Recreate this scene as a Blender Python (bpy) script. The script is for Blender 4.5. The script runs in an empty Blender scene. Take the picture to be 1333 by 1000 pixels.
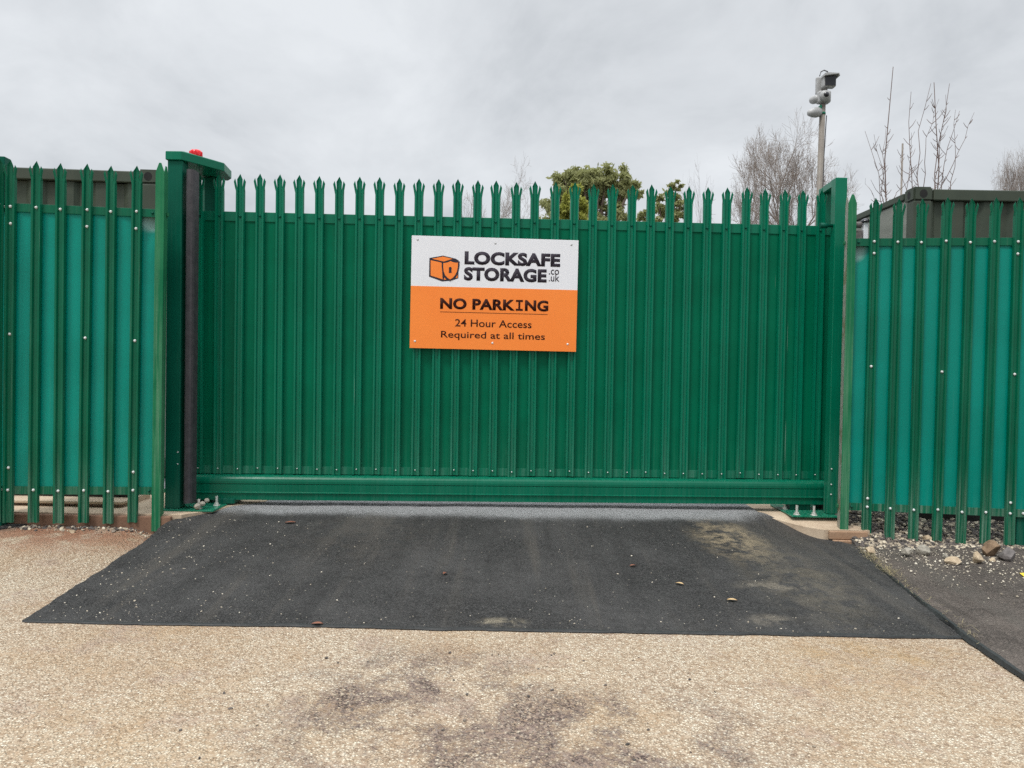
import bpy, bmesh, math, random
from mathutils import Vector, Matrix, noise as mnoise
R = math.radians
random.seed(7)
sc = bpy.context.scene
col = sc.collection

# ------------------------------------------------------------------ camera
CAM = Vector((0, 0, 1.15))
PITCH, ROLL, F = R(1.15), R(1.0), 1000.0
fw = Vector((0, math.cos(PITCH), -math.sin(PITCH)))
up0 = Vector((0, math.sin(PITCH), math.cos(PITCH)))
rt0 = Vector((1, 0, 0))
rt = rt0 * math.cos(ROLL) + up0 * math.sin(ROLL)
up = up0 * math.cos(ROLL) - rt0 * math.sin(ROLL)
cd = bpy.data.cameras.new('camera')
cd.sensor_width = 36; cd.sensor_fit = 'HORIZONTAL'; cd.lens = 36 * F / 1333
cd.clip_start = 0.05; cd.clip_end = 2000
cam = bpy.data.objects.new('camera', cd); col.objects.link(cam)
m = Matrix((rt, up, -fw)).transposed().to_4x4(); m.translation = CAM
cam.matrix_world = m
sc.camera = cam

def P(px, py, Y):                       # photo pixel -> the point of that ray at depth Y
    d = fw + rt * ((px - 666.5) / F) + up * ((500 - py) / F)
    return CAM + d * (Y / d.y)
def G(px, py, z=0.0):                   # photo pixel -> the point of that ray at height z
    d = fw + rt * ((px - 666.5) / F) + up * ((500 - py) / F)
    return CAM + d * ((z - CAM.z) / d.z)

# ------------------------------------------------------------------ world, sun
SUN_EL, SUN_ROT = R(62), R(218)
w = bpy.data.worlds.new('World'); sc.world = w; w.use_nodes = True
nt = w.node_tree; nt.nodes.clear()
def N(t, **kw):
    n = nt.nodes.new(t)
    for k, v in kw.items():
        if k.startswith('i_'): n.inputs[k[2:].replace('_', ' ')].default_value = v
        else: setattr(n, k, v)
    return n
L_ = lambda a, b: nt.links.new(a, b)
out = N('ShaderNodeOutputWorld'); bg = N('ShaderNodeBackground')
sky = N('ShaderNodeTexSky', sky_type='NISHITA', sun_disc=False)
sky.sun_elevation = SUN_EL; sky.sun_rotation = SUN_ROT
bg.inputs['Strength'].default_value = 0.1
tc = N('ShaderNodeTexCoord')
sep = N('ShaderNodeSeparateXYZ'); L_(tc.outputs['Generated'], sep.inputs[0])
# clouds lie on a flat layer overhead: direction / height
zz = N('ShaderNodeMath', operation='MAXIMUM'); L_(sep.outputs[2], zz.inputs[0]); zz.inputs[1].default_value = 0.0
za = N('ShaderNodeMath', operation='ADD'); L_(zz.outputs[0], za.inputs[0]); za.inputs[1].default_value = 0.45
dv = N('ShaderNodeVectorMath', operation='SCALE')
iv = N('ShaderNodeMath', operation='DIVIDE'); iv.inputs[0].default_value = 1.0; L_(za.outputs[0], iv.inputs[1])
L_(tc.outputs['Generated'], dv.inputs[0]); L_(iv.outputs[0], dv.inputs['Scale'])
mp = N('ShaderNodeMapping'); L_(dv.outputs[0], mp.inputs[0]); mp.inputs['Location'].default_value = (3.3, 1.7, 0); mp.inputs['Rotation'].default_value = (0, 0, R(20)); mp.inputs['Scale'].default_value = (0.95, 0.8, 1.1)
n1 = N('ShaderNodeTexNoise'); L_(mp.outputs[0], n1.inputs['Vector'])
n1.inputs['Scale'].default_value = 2.9; n1.inputs['Detail'].default_value = 7; n1.inputs['Roughness'].default_value = 0.56; n1.inputs['Distortion'].default_value = 0.35
cr = N('ShaderNodeValToRGB'); L_(n1.outputs[0], cr.inputs[0])
cr.color_ramp.elements[0].position = 0.30; cr.color_ramp.elements[0].color = (4.35, 4.58, 4.82, 1)
cr.color_ramp.elements[1].position = 0.66; cr.color_ramp.elements[1].color = (6.6, 6.83, 7.06, 1)
e = cr.color_ramp.elements.new(0.46); e.color = (5.55, 5.78, 6.02, 1)
mx = N('ShaderNodeMix', data_type='RGBA'); mx.inputs[0].default_value = 0.95
L_(sky.outputs[0], mx.inputs[6]); L_(cr.outputs[0], mx.inputs[7])
# an overcast sky is nearly three times as bright overhead as near the horizon
zb = N('ShaderNodeMapRange'); L_(sep.outputs[2], zb.inputs[0]); zb.inputs[1].default_value = 0.45; zb.inputs[2].default_value = 1.0; zb.inputs[3].default_value = 1.0; zb.inputs[4].default_value = 3.3
sm = N('ShaderNodeVectorMath', operation='SCALE'); L_(mx.outputs[2], sm.inputs[0]); L_(zb.outputs[0], sm.inputs['Scale'])
L_(sm.outputs[0], bg.inputs['Color']); L_(bg.outputs[0], out.inputs[0])

sl = bpy.data.lights.new('sun', 'SUN'); sl.energy = 1.5; sl.angle = R(12); sl.color = (1, 0.97, 0.92)
so = bpy.data.objects.new('sun', sl); col.objects.link(so)
sd = Vector((math.sin(SUN_ROT) * math.cos(SUN_EL), math.cos(SUN_ROT) * math.cos(SUN_EL), math.sin(SUN_EL)))
so.rotation_euler = sd.to_track_quat('Z', 'Y').to_euler()
so.location = sd * 30
sc.view_settings.view_transform = 'Standard'; sc.view_settings.look = 'None'
sc.cycles.use_adaptive_sampling = False; sc.cycles.use_denoising = False        # keep the fine grain of tarmac and chippings
sc.view_settings.exposure = 0.33; sc.view_settings.gamma = 1.0

# ------------------------------------------------------------------ materials
class Mat:
    def __init__(s, name):
        s.m = bpy.data.materials.new(name); s.m.use_nodes = True
        s.t = s.m.node_tree; s.b = s.t.nodes['Principled BSDF']
        s.pos = s.n('ShaderNodeNewGeometry').outputs['Position']
    def n(s, t, **kw):
        n = s.t.nodes.new(t)
        for k, v in kw.items(): setattr(n, k, v)
        return n
    def l(s, a, b): s.t.links.new(a, b)
    def mapped(s, scale=(1, 1, 1), loc=(0, 0, 0)):
        q = s.n('ShaderNodeMapping'); s.l(s.pos, q.inputs[0]); q.inputs['Scale'].default_value = scale; q.inputs['Location'].default_value = loc
        return q.outputs[0]
    def noise(s, scale, detail=4, rough=0.55, vec=None, dist=0.0):
        q = s.n('ShaderNodeTexNoise'); s.l(vec or s.pos, q.inputs['Vector'])
        q.inputs['Scale'].default_value = scale; q.inputs['Detail'].default_value = detail; q.inputs['Roughness'].default_value = rough; q.inputs['Distortion'].default_value = dist
        return q.outputs[0]
    def vor(s, scale, feature='F1', vec=None, rnd=1.0):
        q = s.n('ShaderNodeTexVoronoi', feature=feature); s.l(vec or s.pos, q.inputs['Vector'])
        q.inputs['Scale'].default_value = scale; q.inputs['Randomness'].default_value = rnd
        return q
    def rng(s, v, a, b, c=0.0, d=1.0, smooth=True):
        q = s.n('ShaderNodeMapRange'); q.interpolation_type = 'SMOOTHSTEP' if smooth else 'LINEAR'
        s.l(v, q.inputs[0])
        for i, x in enumerate((a, b, c, d)): q.inputs[i + 1].default_value = x
        return q.outputs[0]
    def mth(s, op, a, b):
        q = s.n('ShaderNodeMath', operation=op)
        for i, x in enumerate((a, b)):
            if isinstance(x, (int, float)): q.inputs[i].default_value = x
            else: s.l(x, q.inputs[i])
        return q.outputs[0]
    def mix(s, f, a, b, mode='MIX'):
        q = s.n('ShaderNodeMix', data_type='RGBA', blend_type=mode)
        for i, x in ((0, f), (6, a), (7, b)):
            if isinstance(x, (int, float)): q.inputs[i].default_value = x
            elif isinstance(x, tuple): q.inputs[i].default_value = (*x, 1)
            else: s.l(x, q.inputs[i])
        return q.outputs[2]
    def ramp(s, v, pts, const=False):
        q = s.n('ShaderNodeValToRGB'); s.l(v, q.inputs[0]); cr = q.color_ramp
        if const: cr.interpolation = 'CONSTANT'
        for i, (p, c) in enumerate(pts):
            e = cr.elements[i] if i < 2 else cr.elements.new(p)
            e.position = p; e.color = (*c, 1)
        return q.outputs[0]
    def xyz(s):
        q = s.n('ShaderNodeSeparateXYZ'); s.l(s.pos, q.inputs[0]); return q.outputs
    def near(s, x, y, rx, ry):              # 1 inside an ellipse on the ground, 0 outside
        q = s.xyz()
        a = s.mth('DIVIDE', s.mth('SUBTRACT', q[0], x), rx); b = s.mth('DIVIDE', s.mth('SUBTRACT', q[1], y), ry)
        d = s.mth('SQRT', s.mth('ADD', s.mth('MULTIPLY', a, a), s.mth('MULTIPLY', b, b)), 0)
        return s.rng(d, 1.25, 0.3)
    def done(s, c=None, rough=0.5, bump=None, bd=0.002, bs=1.0, spec=0.5, metal=0.0):
        if c is not None:
            if isinstance(c, tuple): s.b.inputs['Base Color'].default_value = (*c, 1)
            else: s.l(c, s.b.inputs['Base Color'])
        if isinstance(rough, (int, float)): s.b.inputs['Roughness'].default_value = rough
        else: s.l(rough, s.b.inputs['Roughness'])
        s.b.inputs['Specular IOR Level'].default_value = spec
        s.b.inputs['Metallic'].default_value = metal
        if bump is not None:
            q = s.n('ShaderNodeBump'); q.inputs['Distance'].default_value = bd; q.inputs['Strength'].default_value = bs
            s.l(bump, q.inputs['Height']); s.l(q.outputs[0], s.b.inputs['Normal'])
        return s.m

def paint(name, c1, c2, rough=0.38, dust=None, dust_amt=0.0, dust_top=0.55, scratch=0.0, spec=0.13, wavy=0.0, sky_glints=()):
    M = Mat(name)
    n = M.noise(2.2, 5, 0.6)
    c = M.mix(M.rng(n, 0.35, 0.65), c1, c2)
    streak = M.noise(1.0, 5, 0.65, M.mapped((60, 60, 1.6)))
    fine = M.noise(160, 3, 0.6)
    if dust:
        z = M.xyz()[2]
        f = M.mth('MULTIPLY', M.rng(z, dust_top, 0.1, 0.06, 1.0), M.rng(streak, 0.38, 0.7))
        f = M.mth('MULTIPLY', M.mth('ADD', f, M.mth('MULTIPLY', M.rng(streak, 0.6, 0.78), 0.35)), dust_amt)
        f = M.mth('MULTIPLY', f, M.rng(fine, 0.3, 0.6, 0.5, 1.0))
        c = M.mix(f, c, dust)
    if scratch:
        q = M.n('ShaderNodeMapping'); M.l(M.pos, q.inputs[0]); q.inputs['Rotation'].default_value = (0, R(14), 0); q.inputs['Scale'].default_value = (55, 1, 0.9)
        s1 = M.noise(1.0, 2, 0.5, q.outputs[0])
        g = M.mth('MULTIPLY', M.rng(s1, 0.735, 0.755), M.rng(M.noise(1.1, 3), 0.5, 0.6))
        c = M.mix(M.mth('MULTIPLY', g, scratch), c, (0.25, 0.42, 0.34))
    for (x, y, zc, rx, rz_) in sky_glints:  # pale ragged patches: sky reflections painted into the sheet colour
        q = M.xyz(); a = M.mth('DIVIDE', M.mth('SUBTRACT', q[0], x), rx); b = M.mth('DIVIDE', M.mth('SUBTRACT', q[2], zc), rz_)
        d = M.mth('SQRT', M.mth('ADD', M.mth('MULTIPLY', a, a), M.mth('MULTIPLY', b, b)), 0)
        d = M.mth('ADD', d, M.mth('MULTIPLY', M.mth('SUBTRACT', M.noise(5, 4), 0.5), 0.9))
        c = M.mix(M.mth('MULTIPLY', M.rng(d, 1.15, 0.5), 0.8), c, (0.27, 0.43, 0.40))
    r = M.rng(streak, 0.3, 0.75, rough - 0.06, rough + 0.16)
    h = M.noise(40, 2, 0.5)
    if wavy: h = M.mth('ADD', M.mth('MULTIPLY', M.noise(1.3, 2, 0.5), wavy), M.mth('MULTIPLY', h, 0.1))
    return M.done(c, r, h, 0.0006 if not wavy else 0.004, 0.5, spec)

MT = {}
MT['gate'] = paint('gate_green_paint', (0.0, 0.140, 0.075), (0.0, 0.160, 0.087), 0.27, (0.12, 0.27, 0.20), 0.5, 0.95, 0.3, 0.24)
MT['gate_sheet'] = paint('gate_sheet_paint', (0.0, 0.124, 0.061), (0.0, 0.150, 0.075), 0.28, (0.08, 0.24, 0.16), 0.32, 0.9, 0.6, 0.08, 0.5)
MT['beam'] = paint('beam_green_paint', (0.0, 0.112, 0.060), (0.0, 0.132, 0.072), 0.26, (0.10, 0.25, 0.18), 0.14, 0.5, 0.0, 0.26)
MT['pale'] = paint('fence_green_paint', (0.0, 0.102, 0.050), (0.0, 0.125, 0.063), 0.30, (0.20, 0.29, 0.22), 0.75, 0.62, 0.3, 0.24)
MT['sheet'] = paint('fence_sheet_paint', (0.0, 0.230, 0.172), (0.0, 0.262, 0.200), 0.24, (0.16, 0.34, 0.27), 0.3, 0.4, 0.2, 0.22, 0.6, [(P(197, 292, 4.98).x, 0, P(197, 290, 4.98).z, 0.085, 0.07), (P(1117, 330, 5.23).x, 0, P(1117, 326, 5.23).z, 0.07, 0.085)])  # last list places the painted sky glints by the end posts
MT['post_dark'] = paint('post_green_paint', (0.001, 0.085, 0.052), (0.002, 0.100, 0.062), 0.4, (0.10, 0.2, 0.15), 0.35, 0.45)
MT['weathered'] = paint('weathered_green_paint', (0.004, 0.130, 0.055), (0.020, 0.185, 0.080), 0.5, (0.20, 0.33, 0.22), 0.55, 3.0, 0.3)

def galv():
    M = Mat('galvanised_steel')
    n = M.vor(45).outputs['Color']; k = M.noise(7, 6, 0.7)
    q = M.n('ShaderNodeSeparateColor'); M.l(n, q.inputs[0])
    c = M.mix(q.outputs[0], (0.24, 0.25, 0.21), (0.36, 0.36, 0.31))
    c = M.mix(M.rng(k, 0.5, 0.65), c, (0.20, 0.19, 0.11))
    return M.done(c, 0.55, k, 0.001)
MT['galv'] = galv()
def simple(name, c1, c2, rough=0.5, scale=20, bd=0.001, spec=0.5, metal=0.0):
    M = Mat(name); n = M.noise(scale, 5, 0.65)
    return M.done(M.mix(M.rng(n, 0.3, 0.7), c1, c2), rough, n, bd, 0.6, spec, metal)
MT['bolt'] = simple('galvanised_bolt', (0.62, 0.64, 0.62), (0.78, 0.80, 0.78), 0.35, 60)
MT['zinc'] = simple('zinc_threaded_rod', (0.55, 0.55, 0.5), (0.75, 0.75, 0.7), 0.35, 60, metal=0.4)
MT['rubber'] = simple('grey_rubber', (0.036, 0.033, 0.038), (0.062, 0.057, 0.062), 0.55, 25)
MT['beacon'] = simple('red_plastic', (0.75, 0.012, 0.02), (0.9, 0.02, 0.03), 0.22, 15)
MT['white'] = simple('sign_white_panel', (0.80, 0.81, 0.84), (0.83, 0.84, 0.87), 0.35, 3, 0.0003)
MT['orange'] = simple('sign_orange_print', (0.97, 0.245, 0.030), (0.99, 0.265, 0.036), 0.38, 3, 0.0003)
MT['ink'] = simple('charcoal_ink', (0.040, 0.034, 0.045), (0.046, 0.039, 0.051), 0.6, 3, 0.0, 0.1)
MT['ink_brown'] = simple('dark_brown_ink', (0.040, 0.010, 0.006), (0.046, 0.012, 0.008), 0.6, 3, 0.0, 0.1)
MT['screw'] = simple('grey_screw', (0.42, 0.42, 0.42), (0.55, 0.55, 0.55), 0.35, 80)
MT['cam_white'] = simple('camera_white_plastic', (0.32, 0.32, 0.315), (0.42, 0.42, 0.415), 0.4, 12)
MT['cam_black'] = simple('camera_black_glass', (0.012, 0.012, 0.016), (0.02, 0.02, 0.024), 0.15, 12)
MT['mast'] = simple('mast_steel', (0.17, 0.145, 0.12), (0.24, 0.21, 0.175), 0.55, 9)
MT['shade'] = simple('dark_shade', (0.012, 0.010, 0.009), (0.035, 0.028, 0.024), 0.85, 14, 0.004)  # near-black of the added bars that stand in for shade under the fences

def container_mat():
    M = Mat('container_olive_paint')
    st = M.noise(1.0, 6, 0.7, M.mapped((26, 26, 1.1))); n = M.noise(3, 5, 0.6)
    c = M.mix(M.rng(n, 0.3, 0.7), (0.030, 0.043, 0.026), (0.046, 0.061, 0.039))
    c = M.mix(M.mth('MULTIPLY', M.rng(st, 0.52, 0.7), 0.55), c, (0.05, 0.055, 0.035))
    c = M.mix(M.mth('MULTIPLY', M.rng(M.noise(5, 6, 0.7), 0.64, 0.7), 0.35), c, (0.10, 0.06, 0.035))
    return M.done(c, 0.6, st, 0.002)
MT['cont'] = container_mat()
def container_side():
    M = Mat('container_grey_side_paint'); st = M.noise(1.0, 6, 0.7, M.mapped((1.5, 1.5, 9))); 
    return M.done(M.mix(M.rng(st, 0.35, 0.7), (0.17, 0.18, 0.15), (0.23, 0.24, 0.205)), 0.6, st, 0.001)
MT['cont_side'] = container_side()
MT['black'] = simple('black_recess', (0.01, 0.01, 0.01), (0.02, 0.02, 0.018), 0.9, 10)

# --- ground materials
def tarmac(name, c1, c2, speck=0.6, dust=None, yard=False):
    M = Mat(name)
    g = M.vor(165); d = g.outputs['Distance']
    k = M.n('ShaderNodeSeparateColor'); M.l(g.outputs['Color'], k.inputs[0])
    big = M.noise(1.6, 6, 0.62); mid = M.noise(14, 5, 0.65); fine = M.noise(420, 2, 0.6)
    c = M.mix(M.rng(k.outputs[0], 0.2, 1.0), tuple(x * 0.7 for x in c1), tuple(x * 1.25 for x in c2))
    c = M.mix(M.rng(big, 0.36, 0.68, 0.0, 0.55), c, tuple(x * 1.65 for x in c2))
    c = M.mix(M.rng(mid, 0.5, 0.75, 0.0, 0.4), c, tuple(x * 0.55 for x in c1))
    st = M.noise(1.0, 4, 0.6, M.mapped((4.5, 0.30, 1), (1.7, 0, 0)))
    c = M.mix(M.rng(st, 0.50, 0.68, 0.0, 0.55), c, (0.105, 0.094, 0.080)); c = M.mix(M.rng(st, 0.46, 0.32, 0.0, 0.4), c, tuple(x * 0.6 for x in c1))
    q = M.vor(38)
    kk = M.n('ShaderNodeSeparateColor'); M.l(q.outputs['Color'], kk.inputs[0])
    sp = M.mth('MULTIPLY', M.rng(q.outputs['Distance'], 0.20, 0.12), M.rng(kk.outputs[0], 0.93, 0.94))
    c = M.mix(M.mth('MULTIPLY', sp, speck), c, (0.42, 0.38, 0.30))
    if dust:
        f = None
        for (x, y, rx, ry, a, cc) in dust:
            e = M.mth('MULTIPLY', M.near(x, y, rx, ry), M.rng(M.noise(9, 6, 0.75, dist=0.4), 0.40, 0.60))
            e = M.mth('MULTIPLY', e, M.rng(fine, 0.3, 0.62, 0.35, 1.0))
            c = M.mix(M.mth('MULTIPLY', e, a), c, cc)
    r = M.rng(mid, 0.3, 0.7, 0.72, 0.95)
    if yard:        # the smoother, wet, pale-dusted yard surface starts at the gate line
        y = M.xyz()[1]
        ed = M.mth('ADD', y, M.mth('MULTIPLY', M.mth('SUBTRACT', M.noise(3, 5, 0.7), 0.5), 0.28))
        ed = M.mth('ADD', ed, M.mth('MULTIPLY', M.mth('SUBTRACT', fine, 0.5), 0.5))
        ed = M.mth('SUBTRACT', ed, M.rng(M.xyz()[0], 1.25, 1.95, 0.0, 0.30))
        f = M.rng(ed, 5.12, 5.27)
        c = M.mix(M.mth('MULTIPLY', f, 0.9), c, M.mix(k.outputs[1], (0.27, 0.27, 0.275), (0.45, 0.445, 0.445)))
        r = M.mth('SUBTRACT', r, M.mth('MULTIPLY', f, 0.35))
    h = M.mth('ADD', M.mth('MULTIPLY', d, -1.0), M.mth('MULTIPLY', mid, 0.7))
    return M.done(c, r, h, 0.009, 1.0, 0.35)
DUST = [(1.38, 4.80, 0.25, 0.50, 1.0, (0.36, 0.285, 0.18)), (1.56, 4.1, 0.32, 0.75, 0.5, (0.20, 0.17, 0.12)),
        (-0.03, 3.42, 0.13, 0.06, 0.9, (0.36, 0.31, 0.22)), (1.35, 3.95, 0.2, 0.08, 0.6, (0.3, 0.26, 0.2)), (1.2, 3.5, 0.12, 0.08, 0.6, (0.3, 0.26, 0.2)), (-0.9, 4.7, 0.5, 0.6, 0.35, (0.10, 0.085, 0.07))]
MT['apron'] = tarmac('black_tarmac', (0.031, 0.030, 0.029), (0.056, 0.054, 0.052), 0.7, DUST, True)
MT['footway'] = tarmac('worn_tarmac', (0.078, 0.064, 0.054), (0.122, 0.101, 0.086), 0.9)
MT['seam'] = simple('bitumen_seam', (0.016, 0.018, 0.018), (0.03, 0.031, 0.031), 0.6, 60, 0.003)
MT['yard'] = tarmac('yard_grey', (0.20, 0.205, 0.22), (0.30, 0.30, 0.32), 0.4)

def beige():
    M = Mat('cream_stone_chip_surfacing')
    wv = M.n('ShaderNodeVectorMath', operation='ADD'); M.l(M.pos, wv.inputs[0])
    g = M.vor(96); k = M.n('ShaderNodeSeparateColor'); M.l(g.outputs['Color'], k.inputs[0])
    g2 = M.vor(150); k2 = M.n('ShaderNodeSeparateColor'); M.l(g2.outputs['Color'], k2.inputs[0])
    d = g.outputs['Distance']
    c = M.ramp(k.outputs[0], [(0.0, (0.38, 0.28, 0.195)), (1.0, (0.93, 0.85, 0.69)), (0.25, (0.56, 0.445, 0.32)), (0.55, (0.71, 0.60, 0.455)), (0.85, (0.82, 0.72, 0.555))])
    c = M.mix(M.rng(k2.outputs[0], 0.6, 0.95, 0.0, 0.4), c, (0.50, 0.37, 0.24))
    gap = M.rng(d, 0.36, 0.62)
    c = M.mix(M.mth('MULTIPLY', gap, 0.62), c, (0.22, 0.15, 0.095))
    big = M.noise(1.1, 6, 0.6)
    c = M.mix(M.rng(big, 0.42, 0.72, 0.0, 0.35), c, (0.50, 0.36, 0.20))
    c = M.mix(M.rng(M.noise(0.75, 4, 0.6), 0.40, 0.62, 0.0, 0.5), c, (0.82, 0.75, 0.71), 'MULTIPLY')
    c = M.mix(M.rng(M.noise(2.2, 5, 0.7), 0.48, 0.66, 0.0, 0.4), c, (0.84, 0.74, 0.66), 'MULTIPLY')
    # worn patch where the chips are lost and the dark binder shows
    cl = M.noise(3.1, 8, 0.74, dist=0.6)
    msk = M.mth('MAXIMUM', M.near(-0.30, 2.55, 0.55, 0.62), M.near(0.28, 2.38, 0.62, 0.42))
    wear = M.mth('MULTIPLY', msk, M.rng(cl, 0.43, 0.55))
    chip = M.rng(k.outputs[1], 0.35, 0.9, 1.0, 0.2)
    c = M.mix(M.mth('MULTIPLY', M.mth('MULTIPLY', wear, chip), 0.78), c, (0.185, 0.135, 0.12))
    hole = M.mth('MULTIPLY', M.mth('MULTIPLY', msk, M.rng(cl, 0.50, 0.60)), M.rng(k2.outputs[1], 0.5, 0.62))
    c = M.mix(M.mth('MULTIPLY', hole, 0.92), c, (0.06, 0.042, 0.038))
    # faint scattered wear, and the rusty soil washed out at the kerb
    c = M.mix(M.mth('MULTIPLY', M.rng(M.noise(2.6, 7, 0.74), 0.52, 0.66), 0.42), c, (0.34, 0.245, 0.20))
    soil = M.mth('MULTIPLY', M.near(-2.78, 4.90, 0.80, 0.50), M.rng(M.noise(7, 6, 0.7), 0.30, 0.55))
    c = M.mix(M.mth('MULTIPLY', soil, 0.95), c, (0.31, 0.150, 0.088))
    edge = M.mth('MULTIPLY', M.near(1.55, 3.14, 0.42, 0.2), M.rng(M.noise(5, 5, 0.7), 0.4, 0.6))
    c = M.mix(M.mth('MULTIPLY', edge, 0.5), c, (0.40, 0.255, 0.11))
    h = M.mth('ADD', M.mth('MULTIPLY', M.rng(d, 0.1, 0.7, 1, 0), 1.0), M.mth('MULTIPLY', k.outputs[2], 0.9))
    h = M.mth('SUBTRACT', h, M.mth('MULTIPLY', wear, 0.7))
    return M.done(c, 0.82, h, 0.007, 1.0, 0.3)
MT['beige'] = beige()
def concrete(name, c1, c2, dirt, amt):
    M = Mat(name); n = M.noise(6, 7, 0.68); f = M.noise(70, 4, 0.6)
    c = M.mix(M.rng(n, 0.3, 0.7), c1, c2)
    c = M.mix(M.mth('MULTIPLY', M.rng(M.noise(3.1, 6, 0.7), 0.42, 0.62), amt), c, dirt)
    c = M.mix(M.rng(f, 0.5, 0.7, 0, 0.3), c, tuple(x * 0.6 for x in c1))
    return M.done(c, 0.85, M.mth('ADD', n, M.mth('MULTIPLY', f, 0.5)), 0.004, 0.8, 0.3)
MT['concrete'] = concrete('tan_concrete', (0.50, 0.385, 0.27), (0.60, 0.48, 0.35), (0.36, 0.25, 0.17), 0.5)
MT['kerb'] = concrete('soil_stained_kerb', (0.20, 0.115, 0.075), (0.27, 0.16, 0.105), (0.15, 0.085, 0.055), 0.7)
MT['kerb_tan'] = concrete('sandstone_kerb', (0.40, 0.26, 0.165), (0.48, 0.33, 0.22), (0.30, 0.17, 0.10), 0.6)
MT['gravel'] = tarmac('gravel_bed', (0.05, 0.047, 0.044), (0.12, 0.11, 0.10), 1.0)
MT['earth'] = simple('earth', (0.10, 0.085, 0.06), (0.16, 0.13, 0.09), 0.9, 0.7, 0.02)
def stone_mat(name, a, b):
    M = Mat(name); n = M.noise(22, 6, 0.7)
    return M.done(M.mix(M.rng(n, 0.3, 0.7), a, b), 0.85, n, 0.006, 0.9, 0.3)
MT['stone_brown'] = stone_mat('brown_stone', (0.12, 0.075, 0.045), (0.28, 0.19, 0.12))
MT['stone_grey'] = stone_mat('grey_stone', (0.09, 0.082, 0.078), (0.20, 0.18, 0.17))
MT['stone_cream'] = stone_mat('cream_stone', (0.36, 0.27, 0.175), (0.58, 0.47, 0.33))
MT['stone_pale'] = stone_mat('pale_grey_stone', (0.24, 0.22, 0.18), (0.42, 0.385, 0.32))
def grit_mat():
    M = Mat('mixed_grit'); q = M.n('ShaderNodeNewGeometry').outputs['Random Per Island']
    c = M.ramp(q, [(0.0, (0.06, 0.055, 0.05)), (1.0, (0.66, 0.58, 0.45)), (0.45, (0.13, 0.11, 0.10)), (0.65, (0.30, 0.25, 0.19)), (0.85, (0.5, 0.42, 0.31))])
    return M.done(c, 0.85, M.noise(120, 3), 0.002, 0.6, 0.3)
MT['grit'] = grit_mat()
def grit_pale():
    M = Mat('pale_grit'); q = M.n('ShaderNodeNewGeometry').outputs['Random Per Island']
    return M.done(M.ramp(q, [(0.0, (0.30, 0.26, 0.20)), (1.0, (0.72, 0.66, 0.54)), (0.5, (0.46, 0.40, 0.31))]), 0.8, None, spec=0.3)
MT['grit_pale'] = grit_pale()
def leaf_mat(name, a, b, tr=0.25):
    M = Mat(name); q = M.n('ShaderNodeNewGeometry').outputs['Random Per Island']
    c = M.mix(q, a, b); M.done(c, 0.6, None, spec=0.3)
    tl = M.n('ShaderNodeBsdfTranslucent'); M.l(c, tl.inputs[0]); ms = M.n('ShaderNodeMixShader'); ms.inputs[0].default_value = 0.5
    M.l(M.b.outputs[0], ms.inputs[1]); M.l(tl.outputs[0], ms.inputs[2]); M.l(ms.outputs[0], M.t.nodes['Material Output'].inputs[0])
    return M.m
MT['euc'] = leaf_mat('dull_olive_foliage', (0.26, 0.275, 0.115), (0.44, 0.45, 0.21))
MT['conifer'] = leaf_mat('yellow_green_foliage', (0.27, 0.285, 0.05), (0.50, 0.51, 0.13))
MT['bark'] = simple('bark', (0.12, 0.085, 0.065), (0.2, 0.15, 0.12), 0.85, 12, 0.01)
MT['twig'] = simple('grey_brown_twig', (0.21, 0.170, 0.142), (0.30, 0.25, 0.215), 0.8, 4, 0.002)
MT['twig_red'] = simple('reddish_twig', (0.130, 0.085, 0.070), (0.205, 0.140, 0.118), 0.7, 4, 0.002)
MT['leaf_tan'] = simple('tan_dead_leaf', (0.50, 0.34, 0.16), (0.62, 0.45, 0.24), 0.7, 60)
MT['leaf_rust'] = simple('rusty_dead_leaf', (0.17, 0.06, 0.035), (0.25, 0.10, 0.055), 0.7, 60)
MT['straw'] = leaf_mat('dry_straw', (0.35, 0.29, 0.16), (0.62, 0.54, 0.33))
MT['yellow'] = simple('yellow_road_paint', (0.72, 0.52, 0.03), (0.80, 0.60, 0.06), 0.7, 60)

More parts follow.
